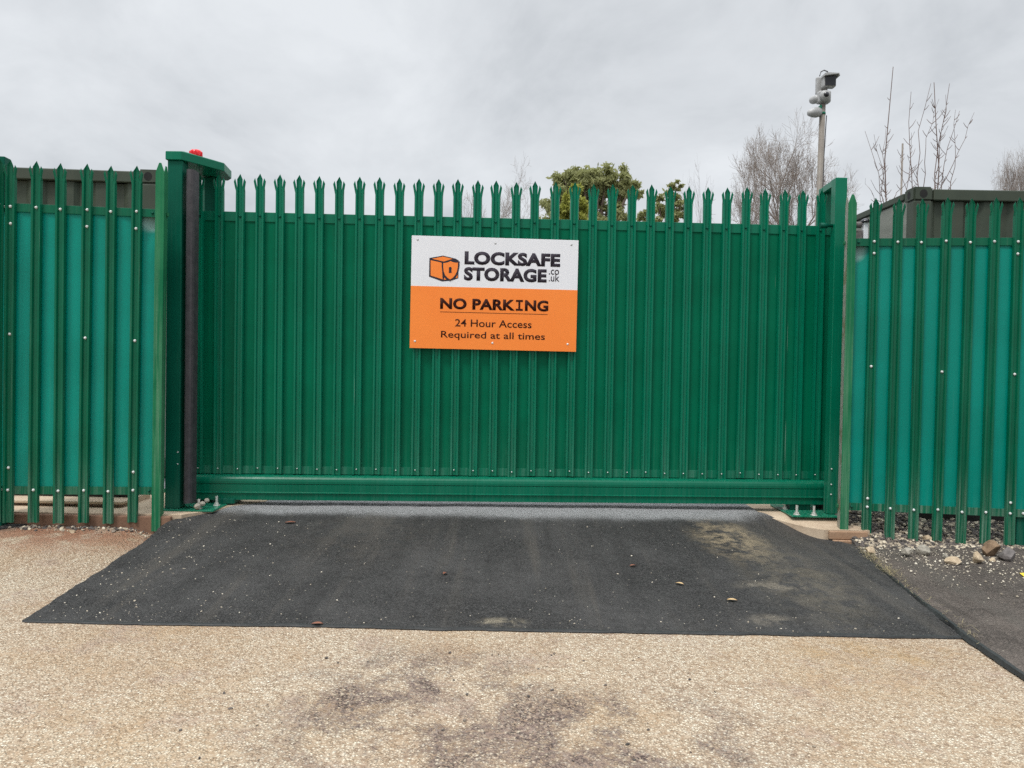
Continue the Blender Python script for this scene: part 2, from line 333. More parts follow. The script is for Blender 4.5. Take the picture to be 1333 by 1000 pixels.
# ------------------------------------------------------------------ mesh helpers
def tag(o, label=None, cat=None, group=None, kind=None):
    if label: o['label'] = label
    if cat: o['category'] = cat
    if group: o['group'] = group
    if kind: o['kind'] = kind
    return o
def empty(name, loc=(0, 0, 0), mat=None):
    o = bpy.data.objects.new(name, None); col.objects.link(o); o.empty_display_size = 0.2
    if mat: o.matrix_world = mat
    else: o.location = loc
    return o
def link(name, me, parent=None, loc=None, rot=None):
    o = bpy.data.objects.new(name, me); col.objects.link(o)
    if parent: o.parent = parent
    if loc: o.location = loc
    if rot: o.rotation_euler = rot
    return o
class MB:
    def __init__(s): s.bm = bmesh.new()
    def box(s, x0, x1, y0, y1, z0, z1, bev=0.0, mi=0):
        t = bmesh.new()
        bmesh.ops.create_cube(t, size=1)
        for v in t.verts: v.co = Vector(((x0 + x1) / 2 + v.co.x * (x1 - x0), (y0 + y1) / 2 + v.co.y * (y1 - y0), (z0 + z1) / 2 + v.co.z * (z1 - z0)))
        if bev: bmesh.ops.bevel(t, geom=t.edges[:], offset=bev, segments=2, affect='EDGES', profile=0.5)
        s.add(t, mi); return s
    def add(s, t, mi=0):
        mp = {}
        for v in t.verts: mp[v] = s.bm.verts.new(v.co)
        for f in t.faces:
            n = s.bm.faces.new([mp[v] for v in f.verts]); n.material_index = mi; n.smooth = f.smooth
        t.free()
    def prism(s, poly, axis, a, b, mi=0, bev=0.0):        # poly of 2D points extruded along axis
        def p(u, v, w):
            return {'x': (w, u, v), 'y': (u, w, v), 'z': (u, v, w)}[axis]
        t = bmesh.new()
        A = [t.verts.new(p(u, v, a)) for u, v in poly]; B = [t.verts.new(p(u, v, b)) for u, v in poly]
        n = len(poly)
        t.faces.new(A); t.faces.new(B[::-1])
        for i in range(n): t.faces.new((A[i], B[i], B[(i + 1) % n], A[(i + 1) % n]))
        bmesh.ops.recalc_face_normals(t, faces=t.faces[:])
        if bev: bmesh.ops.bevel(t, geom=t.edges[:], offset=bev, segments=1, affect='EDGES')
        s.add(t, mi); return s
    def tube(s, pts, rad, n=6, mi=0, cap=True, smooth=True):
        pts = [Vector(p) for p in pts]; rings = []
        if not isinstance(rad, (list, tuple)): rad = [rad] * len(pts)
        for i, p in enumerate(pts):
            d = (pts[min(i + 1, len(pts) - 1)] - pts[max(i - 1, 0)]).normalized()
            a = d.cross(Vector((0, 0, 1)) if abs(d.z) < 0.9 else Vector((1, 0, 0))).normalized(); b = d.cross(a)
            rings.append([s.bm.verts.new(p + (a * math.cos(6.2832 * k / n) + b * math.sin(6.2832 * k / n)) * rad[i]) for k in range(n)])
        for r0, r1 in zip(rings, rings[1:]):
            for k in range(n):
                f = s.bm.faces.new((r0[k], r0[(k + 1) % n], r1[(k + 1) % n], r1[k])); f.material_index = mi; f.smooth = smooth
        if cap:
            for r in (rings[0][::-1], rings[-1]):
                f = s.bm.faces.new(r); f.material_index = mi
        return s
    def lathe(s, prof, axis, org, n=14, mi=0, smooth=True):   # prof of (radius, along)
        ax = Vector(axis).normalized(); a = ax.cross(Vector((0, 0, 1)) if abs(ax.z) < 0.9 else Vector((1, 0, 0))).normalized(); b = ax.cross(a)
        org = Vector(org); rings = []
        for r, t in prof: rings.append([s.bm.verts.new(org + ax * t + (a * math.cos(6.2832 * k / n) + b * math.sin(6.2832 * k / n)) * max(r, 1e-4)) for k in range(n)])
        for r0, r1 in zip(rings, rings[1:]):
            for k in range(n):
                f = s.bm.faces.new((r0[k], r0[(k + 1) % n], r1[(k + 1) % n], r1[k])); f.material_index = mi; f.smooth = smooth
        s.bm.faces.new(rings[0][::-1]).material_index = mi; s.bm.faces.new(rings[-1]).material_index = mi
        return s
    def mesh(s, name, *mats, recalc=True):
        if recalc: bmesh.ops.recalc_face_normals(s.bm, faces=s.bm.faces[:])
        me = bpy.data.meshes.new(name); s.bm.to_mesh(me); s.bm.free()
        for q in mats: me.materials.append(q)
        return me
    def build(s, name, mat, parent=None, loc=None, rot=None, recalc=True):
        mats = mat if isinstance(mat, (list, tuple)) else [mat]
        return link(name, s.mesh(name, *mats, recalc=recalc), parent, loc, rot)
def raw(name, verts, faces, mat, parent=None, smooth=False):
    me = bpy.data.meshes.new(name); me.from_pydata([tuple(v) for v in verts], [], faces); me.update()
    me.materials.append(mat)
    if smooth: me.polygons.foreach_set('use_smooth', [True] * len(me.polygons))
    return link(name, me, parent)
def sstep(x, a, b):
    t = max(0, min(1, (x - a) / (b - a))); return t * t * (3 - 2 * t)
def lerp_tab(tab, y):
    if y <= tab[0][0]: return tab[0][1]
    for (a, u), (b, v) in zip(tab, tab[1:]):
        if y <= b: return u + (v - u) * (y - a) / (b - a)
    return tab[-1][1]
def nz(*a): return mnoise.noise(Vector(a))

# ------------------------------------------------------------------ the setting: ground
YARD = 0.150
XL = [(3.30, -2.13), (4.85, -2.22), (5.02, -2.17), (5.16, -2.03), (5.32, -1.98), (5.55, -1.80), (6.0, -1.80)]
XR = [(3.30, 1.985), (4.2, 2.12), (5.06, 2.27), (5.16, 2.20), (5.27, 2.03), (5.40, 1.86), (5.50, 1.78), (6.0, 1.78)]
def jit(y, s): return 0.010 * nz(y * 9, s, 0) + 0.006 * nz(y * 31, s, 3)
def xl(y): return lerp_tab(XL, y) + jit(y, 1.3)
def xr(y): return lerp_tab(XR, y) + jit(y, 7.7)
def apron_z(x, y):
    t = max(0, min(1, (y - 3.35) / (5.35 - 3.35)))
    z = 0.007 + (YARD - 0.001) * (0.85 * t + 0.15 * sstep(t, 0, 1))
    k = 1 - 0.42 * sstep(-x, 1.5, 2.25) * (1 - sstep(y, 4.55, 5.0)) - 0.86 * sstep(x, 1.35, 2.2) * (1 - sstep(y, 5.2, 5.5))
    return 0.007 + (z - 0.007) * k + (0.004 * nz(x * 1.7, y * 1.7, 2) + 0.0025 * nz(x * 7, y * 7, 2)) * sstep(y, 3.35, 3.6)
def road_z(x, y): return 0.075 * sstep(-x, 2.15, 2.5) * sstep(y, 4.0, 4.85) + 0.002 * nz(x * 0.9, y * 0.9, 0) - 0.05 * sstep(y, 3.38, 3.5) * sstep(2.05 - abs(x + 0.05), 0, 0.12)

def grid(name, xs_at, ys, zf, mat, kind='structure', thick=0.0):
    verts, faces = [], []; nx = None
    for y in ys:
        xs = xs_at(y); nx = len(xs)
        for x in xs:
            yy = y if not callable(getattr(zf, 'yy', None)) else zf.yy(x, y)
            verts.append((x, yy, zf(x, yy)))
    for j in range(len(ys) - 1):
        for i in range(nx - 1):
            a = j * nx + i; faces.append((a, a + 1, a + nx + 1, a + nx))
    if thick:                              # skirt round the outline
        ring = [i for i in range(nx)] + [j * nx + nx - 1 for j in range(1, len(ys))] + [(len(ys) - 1) * nx + i for i in range(nx - 2, -1, -1)] + [j * nx for j in range(len(ys) - 2, 0, -1)]
        b = len(verts)
        for i in ring: v = verts[i]; verts.append((v[0], v[1], v[2] - thick))
        for k in range(len(ring)):
            k2 = (k + 1) % len(ring); faces.append((ring[k2], ring[k], b + k, b + k2))
    o = raw(name, verts, faces, mat, smooth=False)
    return tag(o, kind=kind)
lin = lambda a, b, n: [a + (b - a) * i / (n - 1) for i in range(n)]

g = raw('ground', [(-400, -400, -0.12), (400, -400, -0.12), (400, 400, -0.12), (-400, 400, -0.12)], [(0, 1, 2, 3)], MT['earth']); tag(g, kind='structure')
grid('road', lambda y: lin(-9, 1.99 if y > -99 else 9, 90), lin(-6, 5.0, 90), road_z, MT['beige'], thick=0.1)
def ap(x, y): return apron_z(x, y)
def apy(x, y):
    if y < 3.36: return y + 0.010 * nz(x * 3, 0.5, 1) + 0.006 * nz(x * 17, 0.5, 1)
    return y
ap.yy = apy
grid('tarmac_apron', lambda y: [xl(y) + (xr(y) - xl(y)) * t for t in lin(0, 1, 70)], lin(3.345, 5.98, 110), ap, MT['apron'], thick=0.14)
# bitumen seam along the front and right edge
sv, sf = [], []
for i, x in enumerate(lin(-2.12, 1.99, 200)):
    y = apy(x, 3.345); wd = 0.011 + 0.009 * nz(x * 5, 2, 0) + 0.005 * nz(x * 23, 2, 0)
    sv += [(x, y - 0.004 - wd * 0.3, road_z(x, y) + 0.003), (x, y - 0.003, 0.0095), (x, y + wd, apron_z(x, y + wd) + 0.0025)]
    if i: a = 3 * i; sf += [(a - 3, a, a + 1, a - 2), (a - 2, a + 1, a + 2, a - 1)]
o = raw('bitumen_seam', sv, sf, MT['seam']); tag(o, kind='structure')
grid('footway', lambda y: lin(min(2.30, lerp_tab([(-6, 1.75), (2.9, 1.965), (3.3, 2.0), (4.2, 2.13), (5.1, 2.28)], y)) + jit(y, 4.1) , 9, 40), lin(-6, 5.05, 90), lambda x, y: 0.018 + 0.012 * sstep(x, 2.2, 3.2) * sstep(y, 3.5, 5) + 0.004 * nz(x * 2, y * 2, 6), MT['footway'], thick=0.12)
sv, sf = [], []
for i, y in enumerate(lin(-6, 5.0, 260)):
    x = min(2.30, lerp_tab([(-6, 1.75), (2.9, 1.965), (3.3, 2.0), (4.2, 2.13), (5.1, 2.28)], y)) + jit(y, 4.1)
    wd = 0.013 + 0.010 * nz(y * 5, 5, 0); k = sstep(y, 4.2, 3.5)
    sv += [(x - wd, y, 0.006), (x - 0.003, y, 0.022), (x + 0.006 + wd * 0.5 * k, y, 0.0235)]
    if i: a = 3 * i; sf += [(a - 3, a - 2, a + 1, a), (a - 2, a - 1, a + 2, a + 1)]
o = raw('bitumen_seam', sv, sf, MT['seam']); tag(o, kind='structure')
grid('yard', lambda y: lin(-14, 14, 20), lin(5.9, 60, 30), lambda x, y: YARD - 0.004, MT['yard'])
# small tarmac patch at the far left, gravel bank at the right
grid('tarmac_patch', lambda y: lin(-9, -3.14 - 0.5 * (4.95 - y) * 1.4 + 0.02 * nz(y * 9, 3, 3), 30), lin(4.60, 4.98, 12), lambda x, y: road_z(x, y) + 0.012 + 0.003 * nz(x * 8, y * 8, 0), MT['apron'], thick=0.05)
def bank_z(x, y):
    a = sstep(x, 2.6, 3.1)
    h = (0.20 * (1 - a) + 0.075 * a) * sstep(y, 5.02, 5.62)
    return 0.012 + h + 0.02 * nz(x * 4, y * 4, 1) * sstep(y, 4.9, 5.1) + 0.012 * nz(x * 13, y * 13, 1)
grid('gravel_bank', lambda y: lin(2.30, 9, 170), lin(4.96, 6.6, 60), bank_z, MT['gravel'], thick=0.1)

# concrete strip and kerbs
ys = lin(5.00, 5.98, 26)
grid('concrete_base', lambda y: lin(-5.2, xl(y) + 0.03, 40), ys, lambda x, y: 0.158 + 0.003 * nz(x * 3, y * 3, 0), MT['concrete'], thick=0.2)
MB().box(-5.2, -2.20, 4.965, 4.998, -0.05, 0.150, 0.008).build('kerb', MT['kerb'])
tag(bpy.data.objects['kerb'], kind='structure')
def rp(x, y): return 0.094 + 0.050 * sstep(y, 5.19, 5.5)
grid('concrete_base', lambda y: lin(xr(y) - 0.03, 2.44 + 0.02 * nz(y * 6, 0, 0), 20), lin(5.19, 5.95, 24), rp, MT['concrete'], thick=0.2)
tag(MB().prism([(5.195, 0.181), (5.195, 0.199), (5.60, 0.199), (5.60, 0.150), (5.27, 0.150), (5.27, 0.181)], 'x', -5.2, -2.63, 0, 0.003).build('concrete_slab', MT['concrete']), kind='structure')
k = MB().box(2.16, 2.42, 5.160, 5.188, 0.035, 0.090, 0.006); k.box(2.18, 2.45, 5.140, 5.175, -0.1, 0.033, 0.006)
tag(k.build('kerb', MT['kerb_tan']), kind='structure')
o = raw('road_marking', [G(1327, 746, 0.03), G(1336, 753, 0.03), G(1336, 745.5, 0.03)], [(0, 2, 1)], MT['yellow']); tag(o, kind='structure')

# ------------------------------------------------------------------ palisade pale
PR = [(-0.0320, 0.0), (-0.0275, -0.020), (-0.0160, -0.020), (-0.0095, -0.007), (0.0095, -0.007), (0.0160, -0.020), (0.0275, -0.020), (0.0320, 0.0)]
def pale_mesh(name, L, mat):
    bm = bmesh.new(); T = 0.0028; H = 0.125
    def strip(rows, close=None):            # rows of point lists; builds a thin sheet with both sides
        fr = [[bm.verts.new(p) for p in r] for r in rows]
        bk = [[bm.verts.new((p[0], p[1] + T, p[2])) for p in r] for r in rows]
        for V, fl in ((fr, False), (bk, True)):
            for r0, r1 in zip(V, V[1:]):
                if len(r1) == 1:
                    for i in range(len(r0) - 1):
                        q = [r0[i], r0[i + 1], r1[0]]; bm.faces.new(q[::-1] if fl else q)
                else:
                    for i in range(len(r0) - 1):
                        q = [r0[i], r0[i + 1], r1[i + 1], r1[i]]; bm.faces.new(q[::-1] if fl else q)
        for j in range(len(rows) - 1):      # edges
            a, b = fr[j], fr[j + 1]; c, d = bk[j], bk[j + 1]
            bm.faces.new((a[0], b[0], d[0], c[0])); 
            q = (a[-1], c[-1], d[-1], b[-1]); bm.faces.new(q)
        for i in range(len(rows[0]) - 1): bm.faces.new((fr[0][i], bk[0][i], bk[0][i + 1], fr[0][i + 1]))
    z1 = L - H
    strip([[(x, y, 0) for x, y in PR], [(x, y, z1) for x, y in PR]])
    ce = PR[2:6]
    strip([[(x, y, z1) for x, y in ce], [(math.copysign(0.0195, x) if abs(x) > 0.012 else x, y, L - 0.040) for x, y in ce], [(0, -0.011, L)]])
    for s in (-1, 1):
        wg = PR[0:3] if s < 0 else PR[5:8]
        def at(z, inner, mid, outer, y):
            xs = (outer, mid, inner) if s < 0 else (inner, mid, outer)
            return [(s * x, y + (0.004 if x == outer else 0), z) for x in xs]
        strip([[(x, y, z1) for x, y in wg], at(L - 0.098, 0.0172, 0.029, 0.0350, -0.020), at(L - 0.056, 0.0260, 0.036, 0.0425, -0.024), [(s * 0.0315, -0.025, L - 0.034)]])
    me = bpy.data.meshes.new(name); bm.to_mesh(me); bm.free(); me.materials.append(mat); return me
def bolt_mesh(name, r, mat):
    return MB().lathe([(r, 0), (r * 0.97, -0.003), (r * 0.75, -0.007), (r * 0.35, -0.0092), (0.0, -0.0098)][::-1], (0, 1, 0), (0, 0, 0), 12).mesh(name, mat)
BOLT_W = bolt_mesh('bolt', 0.0098, MT['bolt']); BOLT_G = bolt_mesh('bolt', 0.0088, MT['post_dark']); BOLT_S = bolt_mesh('bolt', 0.0048, MT['bolt'])

def frame(p0, p1):                         # root matrix: origin p0, x axis towards p1 (level yaw + its small slope)
    x = (p1 - p0).normalized(); y = Vector((0, 0, 1)).cross(x).normalized(); z = x.cross(y)
    mt = Matrix((x, y, z)).transposed().to_4x4(); mt.translation = p0
    return mt, (p1 - p0).length

# ------------------------------------------------------------------ sliding gate
GL = 2.117
b0, b1 = P(258.3, 616, 5.436), P(1060, 623.7, 5.631)
gm, GW = frame(b0, b1)
gate = empty('sliding_gate', mat=gm)
tag(gate, 'wide dark green steel sliding gate of upright pales over a bottom beam', 'gate')
PITCH_G = GW / 32; XA, XB = -0.075, GW + 0.085
def sheet(name, x0, x1, z0, z1, y, mat, parent, nx=40, nz_=30, warp=None):
    vs, fs = [], []
    for j in range(nz_ + 1):
        for i in range(nx + 1):
            x = x0 + (x1 - x0) * i / nx; z = z0 + (z1 - z0) * j / nz_
            vs.append((x, y + (warp(x, z) if warp else 0), z))
    for j in range(nz_):
        for i in range(nx):
            a = j * (nx + 1) + i; fs.append((a, a + 1, a + nx + 2, a + nx + 1))
    n = len(vs); vs += [(v[0], v[1] + 0.004, v[2]) for v in vs]
    fs += [tuple(i + n for i in f[::-1]) for f in fs]
    return raw(name, vs, fs, mat, parent, True)
sheet('sheet_panel', XA, XB, -0.004, GL - 0.275, 0.012, MT['gate_sheet'], gate, 60, 24, lambda x, z: 0.0035 * nz(x * 1.4, z * 0.9, 3))
MB().box(XA, XB, 0.0045, 0.055, GL - 0.330, GL - 0.262, 0.003).build('top_rail', MT['gate'], gate)
MB().box(XA, XB, 0.0045, 0.010, 0.0, 0.055, 0.001).build('bottom_rail', MT['gate'], gate)
pr = [(0.09, -0.004), (-0.030, -0.004), (-0.048, -0.008), (-0.060, -0.016), (-0.068, -0.028), (-0.072, -0.044), (-0.072, -0.060), (-0.066, -0.062), (-0.066, -0.066), (-0.072, -0.068), (-0.072, -0.118), (-0.078, -0.121), (-0.078, -0.127), (-0.068, -0.130), (-0.068, -0.176), (0.09, -0.176)]
MB().prism(pr, 'x', XA, XB).build('track_beam', MT['beam'], gate)
e = MB().box(XA - 0.03, XA - 0.002, 0.0, 0.08, -0.184, GL - 0.262, 0.003); e.build('end_frame', MT['post_dark'], gate)
e = MB().box(XB + 0.002, XB + 0.05, -0.02, 0.08, -0.184, GL - 0.262, 0.003); e.build('end_frame', MT['post_dark'], gate)
pm = pale_mesh('pale', GL, MT['gate'])
for i in range(33):
    q = link('pale', pm, gate, (i * PITCH_G + random.uniform(-0.002, 0.002), random.uniform(-0.001, 0), random.uniform(-0.006, 0.006)), (0, random.uniform(-0.0022, 0.0022), random.uniform(-0.06, 0.06)))
    link('bolt', BOLT_G, q, (0, -0.0065, GL - 0.297)); link('bolt', BOLT_S, q, (0, -0.0065, 0.036))

# ------------------------------------------------------------------ fences
FL = 2.30
def fence(label, p0, p1, n, first_post, xs_panel, bolts2, leg_side, zdrop, extra):
    fm, W = frame(p0, p1); pit = W / (n - 1)
    root = empty('palisade_fence', mat=fm); tag(root, label, 'fence', 'palisade fences either side of the gate')
    x0, x1 = xs_panel
    zr0, zr1 = FL - 0.318, FL - 0.266
    c = leg_side
    ex = -pit if c < 0 else W + pit        # where the end angle post stands
    if c < 0: x0 = ex - 0.004
    else: x1 = ex + 0.004
    wp = lambda x, z: 0.0030 * nz(x * 2.1, z * 1.3, 5 + c) + 0.030 * (sstep(abs(x - ex), 0.24, 0.02) * sstep(z, zr0 - 0.22, zr0)) 
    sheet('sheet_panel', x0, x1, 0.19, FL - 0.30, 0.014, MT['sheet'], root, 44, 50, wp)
    for za, zb in ((zr0, zr1), (0.182, 0.234)):
        m_ = MB(); m_.box(x0, x1, 0.0035, 0.0085, za, zb, 0.001); m_.box(x0, x1, 0.009, 0.05, zb - 0.005, zb - 0.0005) if za > 1 else m_.box(x0, x1, 0.009, 0.05, za, za + 0.005)
        m_.build('rail', MT['pale'], root)
    pmz = pale_mesh('pale', FL, MT['pale'])
    for i in range(n):
        q = link('pale', pmz, root, (i * pit, 0, random.uniform(-0.006, 0.006)), (0, random.uniform(-0.002, 0.002), random.uniform(-0.04, 0.04)))
        zs = [FL - 0.293, 0.208]
        if i in bolts2: zs += [bolts2[i][0], bolts2[i][1], bolts2[i][2]] if len(bolts2[i]) == 3 else bolts2[i]
        for z in zs: link('bolt', BOLT_W, q, (random.uniform(-0.002, 0.002), -0.0068, z))
    # folded end angle: a face leg and a return leg, both with pointed tops
    zb_ = -zdrop; m_ = MB()
    wf = 0.054; fx0, fx1 = (ex - wf / 2, ex + wf / 2)
    m_.prism([(fx0, zb_), (fx1, zb_), (fx1, FL - 0.035), (fx0 + wf * 0.62, FL + 0.025), (fx0 + wf * 0.38, FL + 0.025), (fx0, FL - 0.035)] , 'y', -0.030, -0.0255)
    m_.build('end_post', MT['weathered'], root)
    xe = fx0 if c < 0 else fx1
    m2 = MB(); xa, xb = (xe, xe + 0.004) if c < 0 else (xe - 0.004, xe)
    m2.prism([(-0.0253, zb_), (0.040, zb_), (0.040, FL - 0.04), (0.020, FL + 0.012), (-0.002, FL + 0.012), (-0.0253, FL - 0.035)], 'x', xa, xb)
    m2.build('end_post_return', MT['galv'] if c < 0 else MT['weathered'], root)
    for z in (FL - 0.293, 0.208):
        link('bolt', BOLT_G, root, (ex - c * 0.055, 0.0034, z))
        q = MB().box(xe - 0.012 if c < 0 else xe + 0.0005, xe - 0.0005 if c < 0 else xe + 0.012, 0.012, 0.036, z - 0.014, z + 0.010, 0.002); q.build('clip', MT['weathered'], root)
    extra(root, pit, W, pmz)
    return root
def left_extra(root, pit, W, pmz):
    MB().box(-0.125, -0.05, 0.016, 0.09, -0.1, FL + 0.03, 0.004).build('post', MT['post_dark'], root)
    for (x, y, a) in ((-0.066, -0.03, 62), (-0.115, -0.17, 72)):
        q = link('pale', pmz, root, (x, y, 0.01), (0, 0, R(a)))
        for z in (FL - 0.293, 0.208): link('bolt', BOLT_W, q, (0, -0.0068, z))
    link('bolt', BOLT_W, root, (-0.043, 0.003, FL - 0.290)); link('bolt', BOLT_W, root, (-0.045, 0.003, 0.212))
def right_extra(root, pit, W, pmz):
    MB().box(W + 0.055, W + 0.15, 0.020, 0.10, -0.14, FL - 0.3, 0.004).build('post', MT['post_dark'], root)
    link('bolt', BOLT_W, root, (W + 0.085, 0.0034, 0.208))
    q = link('pale', pmz, root, (W + pit, 0, 0))
    for z in (FL - 0.293, 0.208): link('bolt', BOLT_W, q, (0, -0.0068, z))
def zb(tip, bot, y): return FL * (bot - y) / (bot - tip)
fence('green palisade fence left of the gate, with dusty lower pales above a brown kerb', P(11, 680.7, 4.886), P(173, 680.7, 4.967), 6, True, (-0.16, 0.955), 
      {0: [zb(210, 680.7, 292), zb(210, 680.7, 435), zb(210, 680.7, 609)], 3: [zb(215, 680.7, 296), zb(215, 680.7, 440)], 5: [zb(217.8, 680.7, 299), zb(217.8, 680.7, 444), zb(217.8, 680.7, 615)]}, 1, 0.05, left_extra)
fence('green palisade fence right of the gate, with clean pales above a stony gravel bank', P(1127, 700, 5.215), P(1313, 708.5, 5.09), 7, False, (-0.165, 1.30),
      {0: [zb(259, 700, 330.5), zb(259, 700, 477), zb(259, 700, 649)], 3: [zb(256, 704, 483)], 6: [zb(255.7, 707.5, 329), zb(255.7, 707.5, 485), zb(255.7, 707.5, 652.5)]}, -1, 0.07, right_extra)

# ------------------------------------------------------------------ guide post at the left with hood, beacon and rubber edge
gp = empty('gate_guide_post', (-2.25, 5.2, 0.15)); tag(gp, 'tall green gate guide post with red beacon on its hood and grey rubber edge', 'gate post')
def off(m_, o): 
    bmesh.ops.translate(m_.bm, verts=m_.bm.verts[:], vec=-Vector(o)); return m_
GP = (-2.25, 5.2, 0.15)
xf = P(230, 440, 5.2).x
# posts follow the plumb line
off(MB().box(xf - 0.05, xf + 0.05, 5.15, 5.25, 0.168, 2.500, 0.006), GP).build('front_post', MT['post_dark'], gp)
xbk = P(276, 250, 5.64).x
off(MB().box(xbk - 0.05, xbk + 0.05, 5.58, 5.68, 0.168, 2.495, 0.006), GP).build('rear_post', MT['post_dark'], gp)
xru = P(248.5, 440, 5.19).x
rb = [(xru - 0.028, 5.235), (xru - 0.028, 5.165), (xru - 0.021, 5.148), (xru - 0.010, 5.139), (xru + 0.010, 5.139), (xru + 0.021, 5.148), (xru + 0.028, 5.165), (xru + 0.028, 5.235)]
off(MB().prism(rb, 'z', 0.205, 2.440), GP).build('rubber_edge', MT['rubber'], gp)
hp = [(xf - 0.058, 5.135), (xf + 0.048, 5.135), (-2.045, 5.42), (-2.075, 5.64), (-2.12, 5.70), (xf - 0.058, 5.70)]
h = MB(); t = bmesh.new()
A = [t.verts.new((x, y, 2.500)) for x, y in hp]; B = [t.verts.new((x, y, 2.556)) for x, y in hp]
cx = sum(p[0] for p in hp) / 6; cy = sum(p[1] for p in hp) / 6
C = [t.verts.new((cx + (x - cx) * 0.80, cy + (y - cy) * 0.90, 2.564)) for x, y in hp]
t.faces.new(A); t.faces.new(C)
for i in range(6):
    j = (i + 1) % 6; t.faces.new((A[i], A[j], B[j], B[i])); t.faces.new((B[i], B[j], C[j], C[i]))
bmesh.ops.recalc_face_normals(t, faces=t.faces[:]); bmesh.ops.bevel(t, geom=t.edges[:], offset=0.003, segments=1, affect='EDGES')
h.add(t); off(h, GP).build('hood', MT['gate'], gp)
bc = P(255, 205, 5.30)
q = off(MB().lathe([(0.037, 0), (0.040, 0.004), (0.040, 0.026), (0.037, 0.040), (0.030, 0.047), (0.0, 0.049)], (0, 0, 1), (bc.x, bc.y, 2.562), 20), GP)
for k_ in range(10):
    a = 6.2832 * k_ / 10; cxx, cyy = bc.x - GP[0] + 0.0405 * math.cos(a), bc.y - GP[1] + 0.0405 * math.sin(a)
    q.box(cxx - 0.003, cxx + 0.003, cyy - 0.003, cyy + 0.003, 2.418, 2.448)
tag(q.build('beacon', MT['beacon'], gp), 'red plastic beacon')
off(MB().box(-2.34, -1.98, 5.11, 5.72, 0.156, 0.168, 0.003), GP).build('base_plate', MT['gate'], gp)
def stud(x, y, z, parent, o):
    m_ = MB().lathe([(0.016, 0), (0.016, 0.014), (0.009, 0.0145), (0.009, 0.062)], (0, 0, 1), (x, y, z), 6, smooth=False)
    m_.lathe([(0.024, -0.003), (0.024, 0.0)], (0, 0, 1), (x, y, z), 12)
    off(m_, o).build('anchor_bolt', MT['zinc'], parent)
for x, y in ((-2.10, 5.17), (-2.03, 5.3), (-2.02, 5.6)): stud(x, y, 0.171, gp, GP)
for z in (0.55, 0.47): off(MB().lathe([(0.005, 0), (0.004, -0.006)], (0, 1, 0), (xf + 0.038, 5.149, z), 10), GP).build('bolt', MT['bolt'], gp)
# roller block under the beam
off(MB().box(-2.06, -1.93, 5.36, 5.56, 0.169, 0.205, 0.004), GP).build('roller_block', MT['post_dark'], gp)
lump = MB()
for i, (dx, dy, dz, r) in enumerate(((0, 0, 0, .022), (.022, .03, .012, .02), (.04, .06, .03, .017), (-.012, .012, -.006, .014))):
    lump.lathe([(0, -r), (r * .7, -r * .7), (r * 1.05, -r * .1), (r * .8, r * .6), (0, r * .9)], (0.3 * i - .4, 0.2, 1), (-2.092 + dx - GP[0], 5.125 + dy - GP[1], 0.192 + dz - GP[2]), 7, smooth=False)
tag(lump.build('end_stop', MT['stone_pale'], gp), 'pale lump of sealant at the post foot')

# ------------------------------------------------------------------ catch post at the right
CPo = (2.27, 5.5, 0.1)
cp = empty('gate_catch_post', CPo); tag(cp, 'open green portal frame of two posts at the right end of the gate', 'gate post')
x1 = P(1095.5, 250, 5.42).x; ztop = P(1095, 231, 5.42).z
x2 = P(1076.5, 260, 5.70).x
off(MB().box(x1 - 0.041, x1 + 0.041, 5.42, 5.50, 0.158, ztop, 0.005), CPo).build('front_post', MT['gate'], cp)
off(MB().box(x2 - 0.036, x2 + 0.036, 5.70, 5.77, 0.158, ztop - 0.004, 0.005), CPo).build('rear_post', MT['gate'], cp)
sh = MB(); t = bmesh.new(); zc = ztop - 0.022
pts = [(x1 - 0.035, 5.503), (x1 + 0.035, 5.503), (x2 + 0.036, 5.697), (x2 - 0.034, 5.697)]
off(MB().prism(pts, 'z', ztop - 0.046, ztop - 0.002), CPo).build('top_bar', MT['gate'], cp)
off(MB().box(1.97, 2.30, 5.345, 5.80, 0.146, 0.158, 0.003), CPo).build('base_plate', MT['gate'], cp)
for x, y in ((2.135, 5.375), (2.01, 5.60), (2.02, 5.39)): stud(x, y, 0.161, cp, CPo)
off(MB().box(2.04, 2.19, 5.58, 5.68, 0.1585, 0.205, 0.004), CPo).build('roller_block', MT['post_dark'], cp)
for z in (0.48, 0.37, 0.30): off(MB().lathe([(0.006, 0), (0.004, -0.006)], (0, 1, 0), (x1 - 0.02, 5.419, z), 10), CPo).build('bolt', MT['bolt'], cp)
# latch cylinder on the gate's end
m_ = MB().lathe([(0.02, 0), (0.02, 0.05), (0.012, 0.051), (0.012, 0.09)], (1, 0, 0), (x1 - 0.13, 5.46, P(1080, 294, 5.46).z), 12)
off(m_, CPo).build('latch', MT['post_dark'], cp)

# ------------------------------------------------------------------ sign on the gate
def gate_y(px, py, yl):                     # pixel -> point in gate space at local depth yl
    inv = gm.inverted(); o_ = inv @ CAM; d = inv.to_3x3() @ (fw + rt * ((px - 666.5) / F) + up * ((500 - py) / F))
    return o_ + d * ((yl - o_.y) / d.y)
SY = -0.038
c4 = [gate_y(*p, SY) for p in ((535.8, 306.5), (753, 313), (750, 458), (533.5, 453))]
SW = ((c4[1] - c4[0]).length + (c4[2] - c4[3]).length) / 2; SH = ((c4[3] - c4[0]).length + (c4[2] - c4[1]).length) / 2
cen = (c4[0] + c4[1] + c4[2] + c4[3]) / 4
xd = ((c4[1] - c4[0]) + (c4[2] - c4[3])); tilt = math.atan2(xd.z, xd.x)
print('SIGN', SW, SH, math.degrees(tilt), 'GATE', GW, 'slope', [tuple(round(v, 4) for v in r) for r in gm])
sm_ = gm @ Matrix.Translation(cen) @ Matrix.Rotation(-tilt, 4, 'Y')
